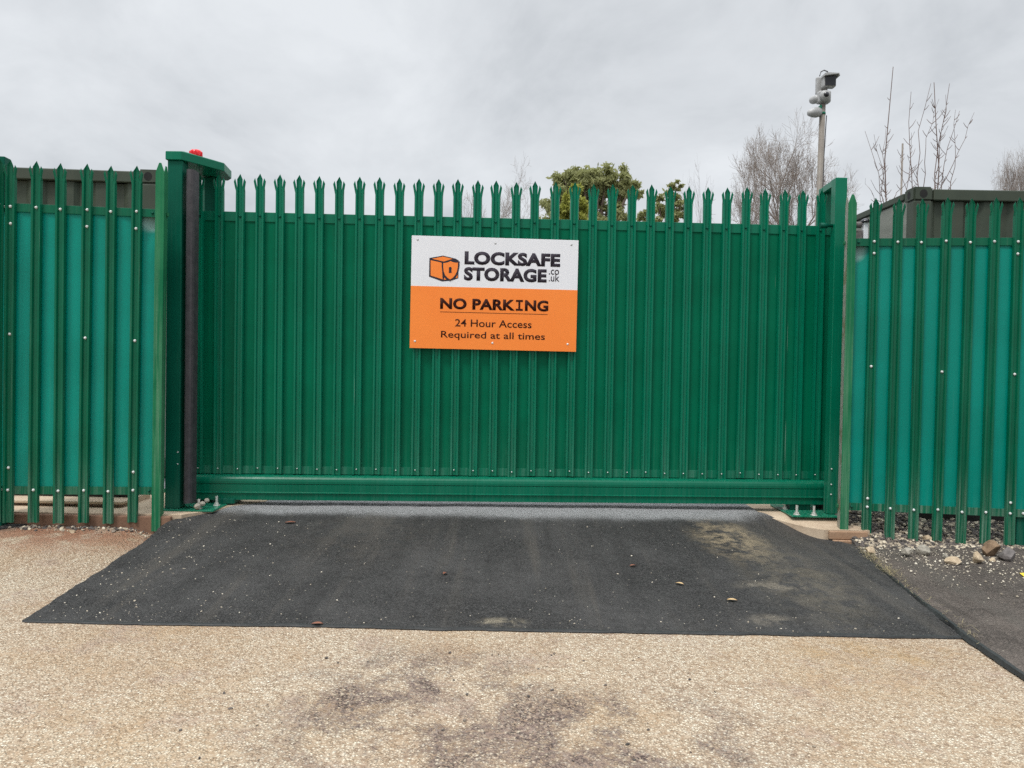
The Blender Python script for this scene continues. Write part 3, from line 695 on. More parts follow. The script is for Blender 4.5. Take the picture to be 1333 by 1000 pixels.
sign = empty('warning_sign', mat=sm_); tag(sign, 'white and orange no parking sign board bolted to the middle of the gate', 'sign')
MB().box(-SW / 2, SW / 2, 0.0, 0.016, -SH / 2, SH / 2, 0.0015).build('board', MT['white'], sign)
U = lambda u: (u - 0.5) * SW
V = lambda v: (0.5 - v) * SH
MB().box(U(0.0), U(1.0) - 0.0005, -0.0014, -0.0004, V(1.0), V(0.447)).build('orange_panel', MT['orange'], sign)
def text(s, u0, u1, vb, vc, yl, mat, bold=0.0, name='lettering', cap='H'):
    def mk(body):
        c = bpy.data.curves.new('lettering', 'FONT'); c.body = body; c.size = 1; c.offset = bold; c.extrude = 0; c.space_character = 1.0 + bold * 0.9
        c.resolution_u = 4
        o_ = bpy.data.objects.new('lettering', c); col.objects.link(o_)
        dg = bpy.context.evaluated_depsgraph_get(); dg.update()
        me = bpy.data.meshes.new_from_object(o_.evaluated_get(dg)); bpy.data.objects.remove(o_); bpy.data.curves.remove(c)
        return me
    ch = mk(cap); hc = max(v.co.y for v in ch.vertices) - min(v.co.y for v in ch.vertices); y0 = min(v.co.y for v in ch.vertices); bpy.data.meshes.remove(ch)
    me = mk(s); a = min(v.co.x for v in me.vertices); b = max(v.co.x for v in me.vertices)
    sx = (U(u1) - U(u0)) / (b - a); sz = (V(vc) - V(vb)) / hc
    for v in me.vertices: v.co = Vector((U(u0) + (v.co.x - a) * sx, yl, V(vb) + (v.co.y - y0) * sz))
    bm = bmesh.new(); bm.from_mesh(me)
    r_ = bmesh.ops.extrude_face_region(bm, geom=bm.faces[:])
    for e_ in r_['geom']:
        if isinstance(e_, bmesh.types.BMVert): e_.co.y += 0.0008
    bmesh.ops.recalc_face_normals(bm, faces=bm.faces[:]); bm.to_mesh(me); bm.free()
    me.materials.clear(); me.materials.append(mat); me.name = name
    return link(name, me, sign)
TW = -0.0012; TO = -0.0026
text('LOCKSAFE', 0.317, 0.892, 0.243, 0.127, TW, MT['ink'], 0.052)
text('STORAGE', 0.315, 0.812, 0.386, 0.268, TW, MT['ink'], 0.052)
text('.co', 0.825, 0.886, 0.314, 0.268, TW, MT['ink'], 0.008, cap='o')
text('.uk', 0.825, 0.889, 0.374, 0.308, TW, MT['ink'], 0.008, cap='k')
ub = lambda x: (x - 165) / 1035
text('NO PARK', ub(348), ub(812), 0.645, 0.548, TO, MT['ink_brown'], 0.042)
text('NG', ub(874), ub(1020), 0.645, 0.548, TO, MT['ink_brown'], 0.042)
ii = MB()
ii.box(U(ub(833)), U(ub(845)), TO, TO + 0.0008, V(0.645), V(0.548)); ii.box(U(ub(817)), U(ub(832.9)), TO, TO + 0.0008, V(0.566), V(0.548)); ii.box(U(ub(845.1)), U(ub(861)), TO, TO + 0.0008, V(0.566), V(0.548))
ii.box(U(ub(817)), U(ub(832.9)), TO, TO + 0.0008, V(0.645), V(0.627)); ii.box(U(ub(845.1)), U(ub(861)), TO, TO + 0.0008, V(0.645), V(0.627))
ii.build('lettering', MT['ink_brown'], sign)
MB().box(U(ub(348)), U(ub(1016)), TO, TO + 0.0008, V(0.6735), V(0.6695)).build('rule_line', MT['ink_brown'], sign)
text('24 Hour Access', ub(443), ub(918), 0.798, 0.733, TO, MT['ink_brown'], 0.008)
text('Required at all times', ub(357), ub(1003), 0.900, 0.841, TO, MT['ink_brown'], 0.008)
# box-and-shield emblem
Z = lambda x, y: (U((x - 171) / 1035), V((y - 127 - (x - 171) * 0.027) / 705))
def poly(pts, y0, y1, mat, name='emblem'):
    MB().prism([Z(*p) for p in pts], 'y', y0, y1).build(name, mat, sign)
poly([(282, 268), (366, 253), (444, 272), (463, 284), (463, 395), (420, 410), (364, 415), (282, 385)], -0.0010, -0.0004, MT['ink'])
poly([(290, 282), (352, 296), (358, 300), (366, 402), (292, 378)], -0.0018, -0.0011, MT['orange'])
poly([(298, 273), (366, 259), (425, 273), (372, 290), (360, 288)], -0.0018, -0.0011, MT['orange'])
poly([(372, 404), (388, 404), (378, 390)], -0.0018, -0.0011, MT['orange'])
poly([(446, 394), (458, 392), (458, 372)], -0.0018, -0.0011, MT['orange'])
shd = [(413, 277), (428, 284), (448, 289), (469, 289), (468, 325), (462, 355), (450, 380), (434, 400), (413, 414), (392, 402), (374, 382), (363, 355), (359, 325), (358, 292), (380, 290), (400, 284)]
poly(shd, -0.0026, -0.0019, MT['ink'])
cs = (413, 343); poly([(cs[0] + (x - cs[0]) * 0.82, cs[1] + (y - cs[1]) * 0.84) for x, y in shd], -0.0034, -0.0027, MT['orange'])
kh = [(412 + 9 * math.cos(a_), 334 + 10 * math.sin(a_)) for a_ in lin(R(140), R(400), 12)]
poly(kh + [(421, 362), (403, 362)], -0.0042, -0.0035, MT['ink'])
for (x, y) in ((208, 153), (688, 175), (1162, 183)):
    a, b = Z(x, y); MB().lathe([(0.0, -0.0035), (0.004, -0.003), (0.008, -0.0005), (0.008, 0)], (0, 1, 0), (a, 0, b), 12).build('screw', MT['screw'], sign)
for (x, y) in ((203, 790), (683, 803), (1152, 812)):
    a, b = Z(x, y); MB().lathe([(0.0, -0.0055), (0.004, -0.005), (0.008, -0.002), (0.008, -0.0015)], (0, 1, 0), (a, 0, b), 12).build('screw', MT['bolt'], sign)

# ------------------------------------------------------------------ shipping containers
def container(label, loc, yaw, side_mat):
    root = empty('shipping_container', loc); root.rotation_euler.z = yaw
    tag(root, label, 'container', 'shipping containers behind the fence')
    W, Ln, H = 2.438, 6.06, 2.59
    b = MB()                                   # corrugated end wall
    pts = []; x = 0.09; per = 0.262
    while x < W - 0.12:
        pts += [(x, 0.028), (x + 0.085, 0.028), (x + 0.12, 0.062), (x + 0.215, 0.062)]; x += per
    pts.append((W - 0.09, 0.028)); 
    b.prism(pts + [(W - 0.09, 0.09), (0.09, 0.09)], 'z', 0.13, H - 0.115); b.build('end_wall', MT['cont'], root)
    s = MB()
    for sx in (0.012, W - 0.046):
        zs = [0.16, 0.62, 1.03, 1.44, 1.86, 2.18, H - 0.08]
        for a, c in zip(zs, zs[1:]):
            s.box(sx, sx + 0.034, 0.12, Ln - 0.12, a, c - 0.016); s.box(sx + 0.012, sx + 0.022, 0.12, Ln - 0.12, c - 0.0155, c - 0.0005)
    s.build('side_wall', side_mat, root)
    MB().box(0.05, W - 0.05, 0.093, Ln - 0.06, H - 0.075, H - 0.045).build('roof', MT['cont'], root)
    MB().box(0.05, W - 0.05, 0.093, Ln - 0.06, 0.08, 0.12).build('floor', MT['black'], root)
    MB().box(0.09, W - 0.09, Ln - 0.09, Ln - 0.03, 0.13, H - 0.115).build('end_wall', MT['cont'], root)
    MB().box(0.17, W - 0.17, 0.002, 0.088, H - 0.112, H - 0.018, 0.008).build('top_rail', MT['cont'], root)
    MB().box(0.17, W - 0.17, 0.002, 0.088, 0.0, 0.127, 0.008).build('bottom_rail', MT['cont'], root)
    for sx in (0.0, W - 0.06): MB().box(sx, sx + 0.06, 0.18, Ln - 0.18, H - 0.076, H - 0.02, 0.006).build('top_rail', MT['cont'], root); MB().box(sx, sx + 0.06, 0.18, Ln - 0.18, 0.0, 0.157, 0.006).build('bottom_rail', MT['cont'], root)
    for sx in (0.003, W - 0.155):
        for sy in (0.003, Ln - 0.155): MB().box(sx, sx + 0.152, sy, sy + 0.12, 0.121, H - 0.121, 0.006).build('corner_post', MT['cont'], root)
    for sx in (0, W - 0.165):
        for sy in (0, Ln - 0.165):
            for z in (0, H - 0.118):
                c = MB(); t = bmesh.new(); bmesh.ops.create_cube(t, size=1)
                for v in t.verts: v.co = Vector((sx + 0.0825 + v.co.x * 0.165, sy + 0.0825 + v.co.y * 0.165, z + 0.06 + v.co.z * 0.12))
                bmesh.ops.bevel(t, geom=t.edges[:], offset=0.014, segments=2, affect='EDGES'); c.add(t)
                for q in range(2):             # oval apertures on the outer faces
                    n_ = 16; ovals = []
                    for k_ in range(n_):
                        a = 6.2832 * k_ / n_; u, v = 0.033 * math.cos(a), 0.036 * math.sin(a)
                        if q == 0: ovals.append((sx + 0.0825 + u, z + 0.06 + v))
                        else: ovals.append((sy + 0.0825 + u * 0.75, z + 0.06 + v))
                    if q == 0: c.prism(ovals, 'y', (sy - 0.001 if sy == 0 else sy + 0.155), (sy + 0.01 if sy == 0 else sy + 0.166), 1)
                    else: c.prism(ovals, 'x', (sx - 0.001 if sx == 0 else sx + 0.155), (sx + 0.01 if sx == 0 else sx + 0.166), 1)
                c.build('corner_casting', [MT['cont'], MT['black']], root)
    return root
zc0 = 0.155
ptl = P(206, 221, 6.42)
container('olive green shipping container seen over the fence beside the red beacon', (ptl.x - 2.438 * math.cos(R(4)), 6.42 - 2.438 * math.sin(R(4)), ptl.z - 2.59), R(4), MT['cont_side'])
ptr = P(1190, 243, 6.54)
container('green shipping container with dark oval corner holes behind the right fence', (ptr.x, 6.54, P(1230, 243.5, 6.54).z - 2.59), 0, MT['cont_side'])
# dark bars added in place of shade behind the foot of each fence
tm = MB().box(-5.2, -2.66, 5.37, 5.50, 0.200, 0.29, 0.008).build('shade_bar', MT['shade']); tag(tm, 'dark bar added for the shade in the gap beneath the left fence', 'shade', 'added shade bars behind the fences')
tm = MB().box(2.98, 5.6, 5.66, 5.80, 0.02, 0.19, 0.010).build('shade_bar', MT['shade']); tag(tm, 'dark bar added for the shade on the gravel in the gap beneath the right fence', 'shade', 'added shade bars behind the fences')

# white utility post seen between catch post and fence
pz = P(1126, 300, 7.2); up_ = empty('utility_post', (pz.x, 7.2, 0.15)); tag(up_, 'slim white post with dark dome cap beside the right container', 'post')
MB().box(-0.022, 0.022, -0.022, 0.022, 0, P(1126, 290, 7.2).z - 0.15, 0.005).build('post', MT['white'], up_)
MB().lathe([(0.045, 0), (0.042, 0.012), (0.028, 0.03), (0.0, 0.042)], (0, 0, 1), (0, 0, P(1126, 290, 7.2).z - 0.149), 14).build('cap', MT['cam_black'], up_)
mb = MB().box(-0.125, -0.03, -0.03, 0.06, 2.05, P(1117, 300, 7.2).z - 0.15, 0.01); mb.lathe([(0.03, 0), (0.03, 0.1)], (1, 0, 0), (-0.14, 0.0, P(1117, 293, 7.2).z - 0.15), 12)
mb.build('control_box', MT['stone_grey'], up_)

# ------------------------------------------------------------------ camera mast
D = 9.0
pb = P(1066.5, 250, D); ptp = P(1070.5, 137, D)
mast = empty('camera_mast', (pb.x, D, 0.15)); tag(mast, 'tall brown steel mast carrying white security cameras above the gate', 'camera mast')
MO = (pb.x, D, 0.15)
def LP(px, py, dy=0.0): v = P(px, py, D + dy); return v - Vector(MO)
a = LP(1066.5, 250); b = LP(1071, 136)
sl_ = (b - a) / (b.z - a.z)
MB().tube([(a + sl_ * (0 - a.z)), b], 0.033, 14).build('pole', MT['mast'], mast)
c0 = LP(1072, 128)
def cbox(px0, px1, py0, py1, y0, y1, bev=0.012):
    p, q = LP(px0, py1), LP(px1, py0); return (p.x, q.x, y0, y1, p.z, q.z, bev)
MB().box(*cbox(1065, 1080.5, 98, 120, 0.05, 0.10)).build('mounting_plate', MT['cam_white'], mast)
hz = MB(); bx = cbox(1070, 1086.5, 100, 114.5, -0.055, 0.045); hz.box(*bx)
hz.prism([(bx[0] - 0.006, bx[5] - 0.02), (bx[0] - 0.006, bx[5] + 0.004), (bx[0] + 0.02, bx[5] + 0.012), (bx[1] + 0.012, bx[5] + 0.008), (bx[1] + 0.024, bx[5] - 0.022), (bx[1] + 0.018, bx[5] - 0.022), (bx[1] + 0.006, bx[5] + 0.0005)], 'y', -0.10, 0.02)
ho = hz.build('camera_housing', MT['cam_white'], mast)
MB().box(bx[0] + 0.012, bx[1] - 0.008, -0.061, -0.0555, bx[4] + 0.008, bx[5] - 0.010).build('window', MT['cam_black'], ho)
bx = cbox(1064, 1080.5, 119.5, 134.5, -0.05, 0.06, 0.02); MB().box(*bx).build('bracket', MT['cam_white'], mast)
ec = LP(1071.5, 127)
eb = MB().lathe([(0.0, -0.11), (0.045, -0.10), (0.062, -0.07), (0.066, -0.055)], (0, 1, 0), (ec.x, 0, ec.z), 18).build('dome_camera', MT['cam_white'], mast)
MB().lathe([(0.0, -0.118), (0.026, -0.114), (0.032, -0.101)], (0, 1, 0), (ec.x - 0.003, 0, ec.z), 14).build('lens', MT['cam_black'], eb)
def bullet(x0, y0, x1, y1, r):
    p, q = LP(x0, y0, 0.0), LP(x1, y1, 0.12); d = (q - p); ln = d.length
    return MB().lathe([(r * 0.55, 0), (r * 0.85, ln * 0.12), (r, ln * 0.35), (r, ln * 0.8), (r * 0.8, ln * 0.97), (r * 0.3, ln)], d, p, 16).build('bullet_camera', MT['cam_white'], mast)
bullet(1067, 128, 1056, 131, 0.048)
q = LP(1066.5, 146); d = LP(1051.5, 147.5, -0.05) - q; ln = d.length
MB().lathe([(0.052, 0), (0.06, ln * 0.3), (0.052, ln * 0.6), (0.034, ln * 0.9), (0.012, ln)], d, q, 16).build('bullet_camera', MT['cam_white'], mast)
q1, q2 = LP(1066, 138), LP(1074, 149)
MB().box(q1.x, q1.x + 0.022, -0.04, 0.03, q2.z, q1.z, 0.004).build('clamp', MT['gate'], mast)
MB().lathe([(0.037, -0.012), (0.037, 0.012)], (0, 0, 1), ((b + sl_ * (LP(1070, 148).z - b.z))), 14).build('clamp', MT['gate'], mast)
p = LP(1067, 97, 0.06)
MB().tube([p + Vector((0.0, 0, -0.02)), p + Vector((0.015, 0, 0.03)), p + Vector((0.05, 0, 0.05)), p + Vector((0.09, 0, 0.035)), p + Vector((0.10, 0, 0.0)), p + Vector((0.08, 0, -0.01))], 0.007, 6).build('cable', MT['rubber'], mast)
MB().tube([p + Vector((0.1, 0, -0.02)), p + Vector((0.12, 0, 0.015)), p + Vector((0.145, 0, 0.012)), p + Vector((0.155, 0, -0.02))], 0.006, 6).build('cable', MT['rubber'], mast)
MB().tube([b + Vector((0.055, 0.02, -0.12)), b + sl_ * -0.6 + Vector((0.045, 0.02, 0)), b + sl_ * -1.4 + Vector((0.05, 0.02, 0))], 0.006, 5).build('cable', MT['rubber'], mast)
# thin pole beyond
q = P(1175, 187, 16); MB().tube([(q.x, 16, 0.1), (q.x, 16, q.z)], [0.025, 0.018], 8).build('thin_pole', MT['mast'])
tag(bpy.data.objects['thin_pole'], 'thin bare pole between the two leafless saplings', 'pole')

# ------------------------------------------------------------------ trees
def bare(name, label, group, base, height, r0, spread, seed, depth, mat_t, mat_b, nb=4, upright=0.5, minr=0.008, trunk_frac=0.3, sides=4, hw=2.0):
    rnd = random.Random(seed); tr = MB(); br = MB()
    root = empty(name, base); tag(root, label, 'tree', group)
    def limb(m_, p, d, ln, r, lev):
        pts = [p]; rr = [r]; n = 4; q = p.copy(); dd = d.copy()
        for i in range(n):
            dd = (dd + Vector((rnd.gauss(0, .10), rnd.gauss(0, .10), 0.06 * upright + rnd.gauss(0, .05)))).normalized()
            q = q + dd * ln / n; pts.append(q.copy()); rr.append(max(minr * 0.7, r * (1 - 0.55 * (i + 1) / n)))
        m_.tube(pts, rr, sides if lev > 1 else sides + 2, cap=False)
        if lev <= 0: return
        k = nb + (1 if rnd.random() < 0.4 else 0)
        for j in range(k):
            t = 0.3 + 0.7 * (j + rnd.random()) / k; i = min(n - 1, int(t * n)); f = t * n - i
            o_ = pts[i].lerp(pts[i + 1], f)
            az = rnd.uniform(0, 6.2832); an = rnd.uniform(0.35, 0.85) * spread
            a1 = dd.cross(Vector((math.cos(az), math.sin(az), 0.13))).normalized()
            nd = (dd * math.cos(an) + a1 * math.sin(an) + Vector((0, 0, 0.25 * upright))).normalized()
            limb(br, o_, nd, ln * rnd.uniform(0.5, 0.8) * (1.15 - 0.4 * t), max(minr, rr[i] * 0.62), lev - 1)
    th = height * trunk_frac
    tr.tube([Vector((0, 0, 0)), Vector((rnd.gauss(0, .02), 0, th * .5)), Vector((rnd.gauss(0, .03), 0, th))], [r0, r0 * 0.85, r0 * 0.72], 8, cap=False)
    limb(tr, Vector((0, 0, th)), Vector((0, 0, 1)), height * 0.42, r0 * 0.7, 0)
    for j in range(nb + 3):
        az = 6.2832 * j / (nb + 3) + rnd.uniform(-.4, .4); an = rnd.uniform(0.25, 0.8) * spread
        limb(br, Vector((0, 0, th * rnd.uniform(0.85, 1.0) + height * 0.42 * rnd.uniform(0, 0.65))), Vector((math.sin(an) * math.cos(az), math.sin(an) * math.sin(az), math.cos(an))), height * rnd.uniform(0.30, 0.44), r0 * 0.45, depth)
    zs = sorted(v.co.z for v in br.bm.verts); k = height / zs[int(len(zs) * 0.97)]
    for m_ in (tr, br):
        for v in m_.bm.verts: v.co *= k
    xs = sorted(abs(v.co.x) for v in br.bm.verts); kx = hw / xs[int(len(xs) * 0.95)]
    for m_ in (tr, br):
        for v in m_.bm.verts: v.co.x *= kx; v.co.y *= kx
    tr.build('trunk', mat_t, root, recalc=False); br.build('branches', mat_b, root, recalc=False)
    return root
q = P(1028, 182, 40); bare('bare_tree', 'rounded leafless tree with dense fine twigs behind the camera mast', 'leafless trees behind the gate', (q.x, 40, 0), q.z * 0.99, 0.22, 1.25, 5, 4, MT['twig'], MT['twig'], 5, 0.35, 0.0075, hw=2.35, trunk_frac=0.5)
q = P(975, 193, 42); bare('bare_tree', 'leafless tree half hidden to the left of the denser one by the mast', 'leafless trees behind the gate', (q.x, 42, 0), q.z * 1.0, 0.18, 1.15, 11, 4, MT['twig'], MT['twig'], 4, 0.45, 0.0075, hw=1.7, trunk_frac=0.5)
q = P(1338, 203, 36); bare('bare_tree', 'leafless tree cut off by the right edge of the picture', 'leafless trees behind the gate', (q.x, 36, 0), q.z * 1.02, 0.2, 1.25, 21, 4, MT['twig'], MT['twig'], 5, 0.35, 0.0065, hw=1.4, trunk_frac=0.5)
q = P(648, 238, 50); bare('bare_tree', 'sparse leafless tree above the sign, left of the evergreen', 'leafless trees behind the gate', (q.x, 50, 0), q.z * 0.98, 0.18, 1.25, 31, 4, MT['twig_red'], MT['twig'], 4, 0.4, 0.0075, hw=2.8, trunk_frac=0.45)
q = P(902, 232, 45); bare('bare_tree', 'small sparse leafless tree just right of the small evergreen', 'leafless trees behind the gate', (q.x, 45, 0), q.z * 1.0, 0.12, 1.1, 43, 3, MT['twig_red'], MT['twig_red'], 3, 0.6, 0.009, hw=1.1)

def sapling(label, base, stems, seed):
    rnd = random.Random(seed); root = empty('sapling', base); tag(root, label, 'sapling', 'leafless saplings behind the right container')
    first = True; tr = MB(); br = MB()
    for (x0, z0, x1, z1, r) in stems:
        bow = rnd.choice((-1, 1)) * rnd.uniform(0.05, 0.16)
        pts = [Vector((x0 + (x1 - x0) * (t ** 1.15) + rnd.gauss(0, .02) + bow * math.sin(3.1 * t), rnd.gauss(0, .05) + 0.3 * (x0 - x1) * t, z0 + (z1 - z0) * t)) for t in lin(0, 1, 9)]
        (tr if first else br).tube(pts, [r * 0.44 * (1 - 0.72 * t) for t in lin(0, 1, 9)], 6, cap=False); first = False
        n = int((z1 - z0) * 5)
        for j in range(n):
            t = rnd.uniform(0.25, 0.93); i = int(t * 8); o_ = pts[i].lerp(pts[i + 1], t * 8 - i); s = rnd.choice((-1, 1))
            ln = rnd.uniform(0.06, 0.17) if rnd.random() < 0.9 else rnd.uniform(0.3, 0.6) * (1 - t * 0.5)
            e_ = o_ + Vector((s * ln * 0.6, rnd.gauss(0, .3) * ln, ln * rnd.uniform(0.5, 1.1)))
            mid = o_.lerp(e_, 0.5) + Vector((s * 0.03 * ln, 0, -0.06 * ln))
            br.tube([o_, mid, e_], [0.006, 0.005, 0.003], 4, cap=False)
    tr.build('trunk', MT['twig_red'], root, recalc=False); br.build('branches', MT['twig_red'], root, recalc=False)
DS = 14.0
def SP(px, py, base): v = P(px, py, DS) - Vector(base); return v.x, v.z
for label, bpx, stems, seed in (
    ('tall slender leafless sapling with one high leading stem above the container', 1160, [(1160, 700, 1163, 86, .045), (1150, 400, 1128, 168, .022), (1152, 330, 1139, 175, .018), (1154, 300, 1153, 166, .02), (1158, 330, 1183, 176, .018), (1155, 280, 1132, 230, .014), (1160, 260, 1184, 216, .014)], 3),
    ('leafless sapling of many upright stems fanning out beside the taller one', 1203, [(1203, 700, 1217, 105, .045), (1201, 430, 1189, 116, .028), (1203, 350, 1207, 110, .024), (1218, 420, 1234, 110, .03), (1206, 300, 1228, 125, .02), (1210, 280, 1258, 152, .018), (1226, 330, 1245, 147, .022), (1222, 290, 1240, 145, .018), (1200, 300, 1180, 190, .016), (1206, 260, 1221, 130, .016)], 9)):
    base = P(bpx, 500, DS); base = Vector((base.x, DS, 0.1))
    ss = []
    for (a0, c0_, a1, c1_, r) in stems:
        x0, z0 = SP(a0, c0_, base); x1_, z1 = SP(a1, c1_, base); ss.append((x0, max(0, z0), x1_, z1, r))
    sapling(label, base, ss, seed)

def leafy(name, label, group, base, clumps, leaf, n, mat, seed, trunk_r, limbs, droop=0.0, stretch=1.0):
    rnd = random.Random(seed); root = empty(name, base); tag(root, label, 'tree', group)
    vs, fs = [], []
    tot = sum(r ** 2 for (_, _, _, r) in clumps)
    for (cx, cy, cz, r) in clumps:
        sub = []
        for _ in range(max(6, int(14 * r))):
            d = Vector((rnd.gauss(0, 1), rnd.gauss(0, 1), rnd.gauss(0, 1))).normalized() * r * rnd.uniform(0.5, 1.0); sub.append((d, rnd.uniform(0.22, 0.42) * r))
        for _ in range(int(n * r * r / tot)):
            d, sr = rnd.choice(sub)
            p = Vector((cx, cy, cz)) + d + Vector((rnd.gauss(0, .55), rnd.gauss(0, .55), rnd.gauss(0, .45))) * sr
            a = Vector((rnd.gauss(0, 1), rnd.gauss(0, 1), rnd.gauss(0, 0.7) - droop)).normalized(); b = a.cross(Vector((rnd.gauss(0, 1), rnd.gauss(0, 1), rnd.gauss(0, 1)))).normalized()
            s = leaf * rnd.uniform(0.6, 1.3); k_ = len(vs)
            vs += [p - a * s * stretch, p + b * s * 0.45, p + a * s * stretch, p - b * s * 0.45]; fs.append((k_, k_ + 1, k_ + 2, k_ + 3))
    raw('crown', vs, fs, mat, root)
    t = MB(); hgt = max(c[2] for c in clumps)
    t.tube([(0, 0, 0), (0.08, 0, hgt * 0.3), (0.0, 0, hgt * 0.55)], [trunk_r, trunk_r * 0.8, trunk_r * 0.5], 8, cap=False)
    for (cx, cy, cz, r) in limbs: t.tube([(0, 0, hgt * 0.4), (cx * 0.5, cy * 0.5, hgt * 0.4 + (cz - hgt * 0.4) * 0.6), (cx, cy, cz)], [trunk_r * 0.5, trunk_r * 0.35, 0.05], 6, cap=False)
    t.build('trunk', MT['bark'], root, recalc=False)
def clump_from(pts, Y, base, seed):            # pts: (px, py, radius px, dy)
    return [(P(px, py, Y + dy).x - base[0], dy, P(px, py, Y).z - base[2], r * Y / F) for (px, py, r, dy) in pts]
Y = 40; bs = (P(770, 400, Y).x, Y, 0)
cl = clump_from([(768, 238, 24, .8), (760, 228, 14, 0), (796, 244, 18, .5), (728, 258, 15, .3), (744, 236, 20, .3), (780, 234, 20, .2), (812, 243, 16, 0), (735, 232, 15, 0), (752, 229, 14, .6), (770, 233, 17, -.3), (790, 226, 13, .3), (785, 240, 17, 1), (808, 232, 15, 0), (822, 241, 13, -.4), (826, 254, 11, .2), (725, 246, 15, 0), (718, 268, 14, .4), (745, 255, 22, 1.5), (770, 262, 17, 1.8), (805, 256, 11, .4), (806, 278, 14, 0), (790, 292, 22, .3), (735, 295, 30, .4), (770, 320, 35, .3), (810, 310, 18, 0), (735, 345, 30, 0), (790, 360, 30, .3)], Y, bs, 1)
leafy('evergreen_tree', 'tall grey-green evergreen with ragged crown rising behind the gate', 'evergreen trees behind the gate', bs, cl, 0.115, 27000, MT['euc'], 4, 0.3, cl[:14], 0.8, 1.2)
Y = 32; bs = (P(748, 400, Y).x, Y, 0)
cl = clump_from([(749, 246, 8, 0), (746, 258, 12, 0), (752, 270, 14, .1), (742, 280, 16, 0), (757, 287, 15, .2), (748, 305, 22, 0), (748, 335, 26, 0), (748, 370, 28, 0)], Y, bs, 2)
leafy('conifer_tree', 'bright yellow-green conifer in front of the tall grey-green evergreen', None, bs, cl, 0.12, 11000, MT['conifer'], 8, 0.2, [], -0.8, 1.2)
Y = 46; bs = (P(868, 400, Y).x, Y, 0)
cl = clump_from([(880, 243, 8, 0), (874, 252, 9, .3), (886, 258, 9, 0), (858, 262, 8, 0), (866, 272, 11, .4), (882, 275, 12, 0), (848, 278, 9, 0), (836, 284, 9, 0), (870, 300, 22, 0), (860, 335, 24, 0), (870, 370, 24, 0)], Y, bs, 3)
leafy('evergreen_tree', 'smaller grey-green evergreen, further right and half hidden by the pales', 'evergreen trees behind the gate', bs, cl, 0.12, 9500, MT['euc'], 14, 0.2, cl[:6], 0.6, 1.2)

# ------------------------------------------------------------------ rocks, leaves, grit
def rock_mesh(sx, sy, sz, seed, sub=2, rough=0.28):
    rnd = random.Random(seed); bm = bmesh.new(); bmesh.ops.create_icosphere(bm, subdivisions=sub, radius=1)
    cuts = [(Vector((rnd.gauss(0, 1), rnd.gauss(0, 1), rnd.gauss(0, 1))).normalized(), rnd.uniform(0.45, 0.78)) for _ in range(11)]
    for v in bm.verts:
        for n_, d_ in cuts:
            e_ = v.co.dot(n_) - d_
            if e_ > 0: v.co -= n_ * e_
        v.co += v.co.normalized() * rough * 0.35 * nz(v.co.x * 2 + seed, v.co.y * 2, v.co.z * 2)
        v.co = Vector((v.co.x * sx, v.co.y * sy, v.co.z * sz))
    me = bpy.data.meshes.new('rock'); bm.to_mesh(me); bm.free(); return me
def surf(x, y):
    z = road_z(x, y)
    if x > 2.25: z = max(0.02, bank_z(x, y) if y > 4.96 else 0.025)
    elif y > 3.345 and xl(y) < x < xr(y): z = apron_z(x, y)
    return z
def onground(px, py):
    z = 0.03
    for _ in range(12):
        p = G(px, py, z); z = 0.5 * z + 0.5 * surf(p.x, p.y)
    p = G(px, py, z); return Vector((p.x, p.y, surf(p.x, p.y)))
for i, (x0, x1_, y0, y1, mt, lab) in enumerate((
    (1279, 1306, 702, 726, 'stone_brown', 'large brown rock under the last clean pales of the right fence'),
    (1305.5, 1326.5, 708, 732, 'stone_grey', 'large dark grey rock leaning beside the bigger brown rock'),
    (1232, 1254, 725, 735, 'stone_cream', 'flat cream stone lying alone at the front of the gravel'),
    (1270, 1284, 717, 735, 'stone_cream', 'upright cream stone just in front of the large brown rock'),
    (1287, 1297, 726, 732, 'stone_cream', 'small cream sliver of stone right of the upright cream stone'),
    (1203, 1214, 696, 706, 'stone_cream', 'tan stone tucked beside a pale on the gravel bank'),
    (1228, 1235, 720, 728, 'stone_pale', 'small rounded white pebble left of the flat cream stone'),
    (1197, 1215, 709, 724, 'stone_pale', 'weathered pale grey stone in the middle of the gravel edge'),
    (1173, 1191, 713, 725, 'stone_pale', 'low pale grey stone at the left end of the gravel edge'),
    (1128, 1142, 712, 722, 'stone_cream', 'cream stone beside the tan kerb at the gate corner'),
    (88, 98, 689, 695, 'stone_cream', 'pinkish cream stone lying against the brown left kerb'))):
    b_ = onground((x0 + x1_) / 2, y1 - 1); sc_ = b_.y / F
    wx, hz_ = (x1_ - x0) * sc_ / 2 * 1.15, (y1 - y0) * sc_ / 2 * 1.15
    me = rock_mesh(wx, max(hz_, wx * 0.7), hz_, 50 + i, 3); me.materials.append(MT[mt]); me.name = 'rock'
    o = link('rock', me, None, (b_.x, b_.y + hz_ * 0.5, b_.z + hz_ * 0.55), (0, 0, random.uniform(-.3, .3))); tag(o, lab, 'rock', 'stones along the fences')
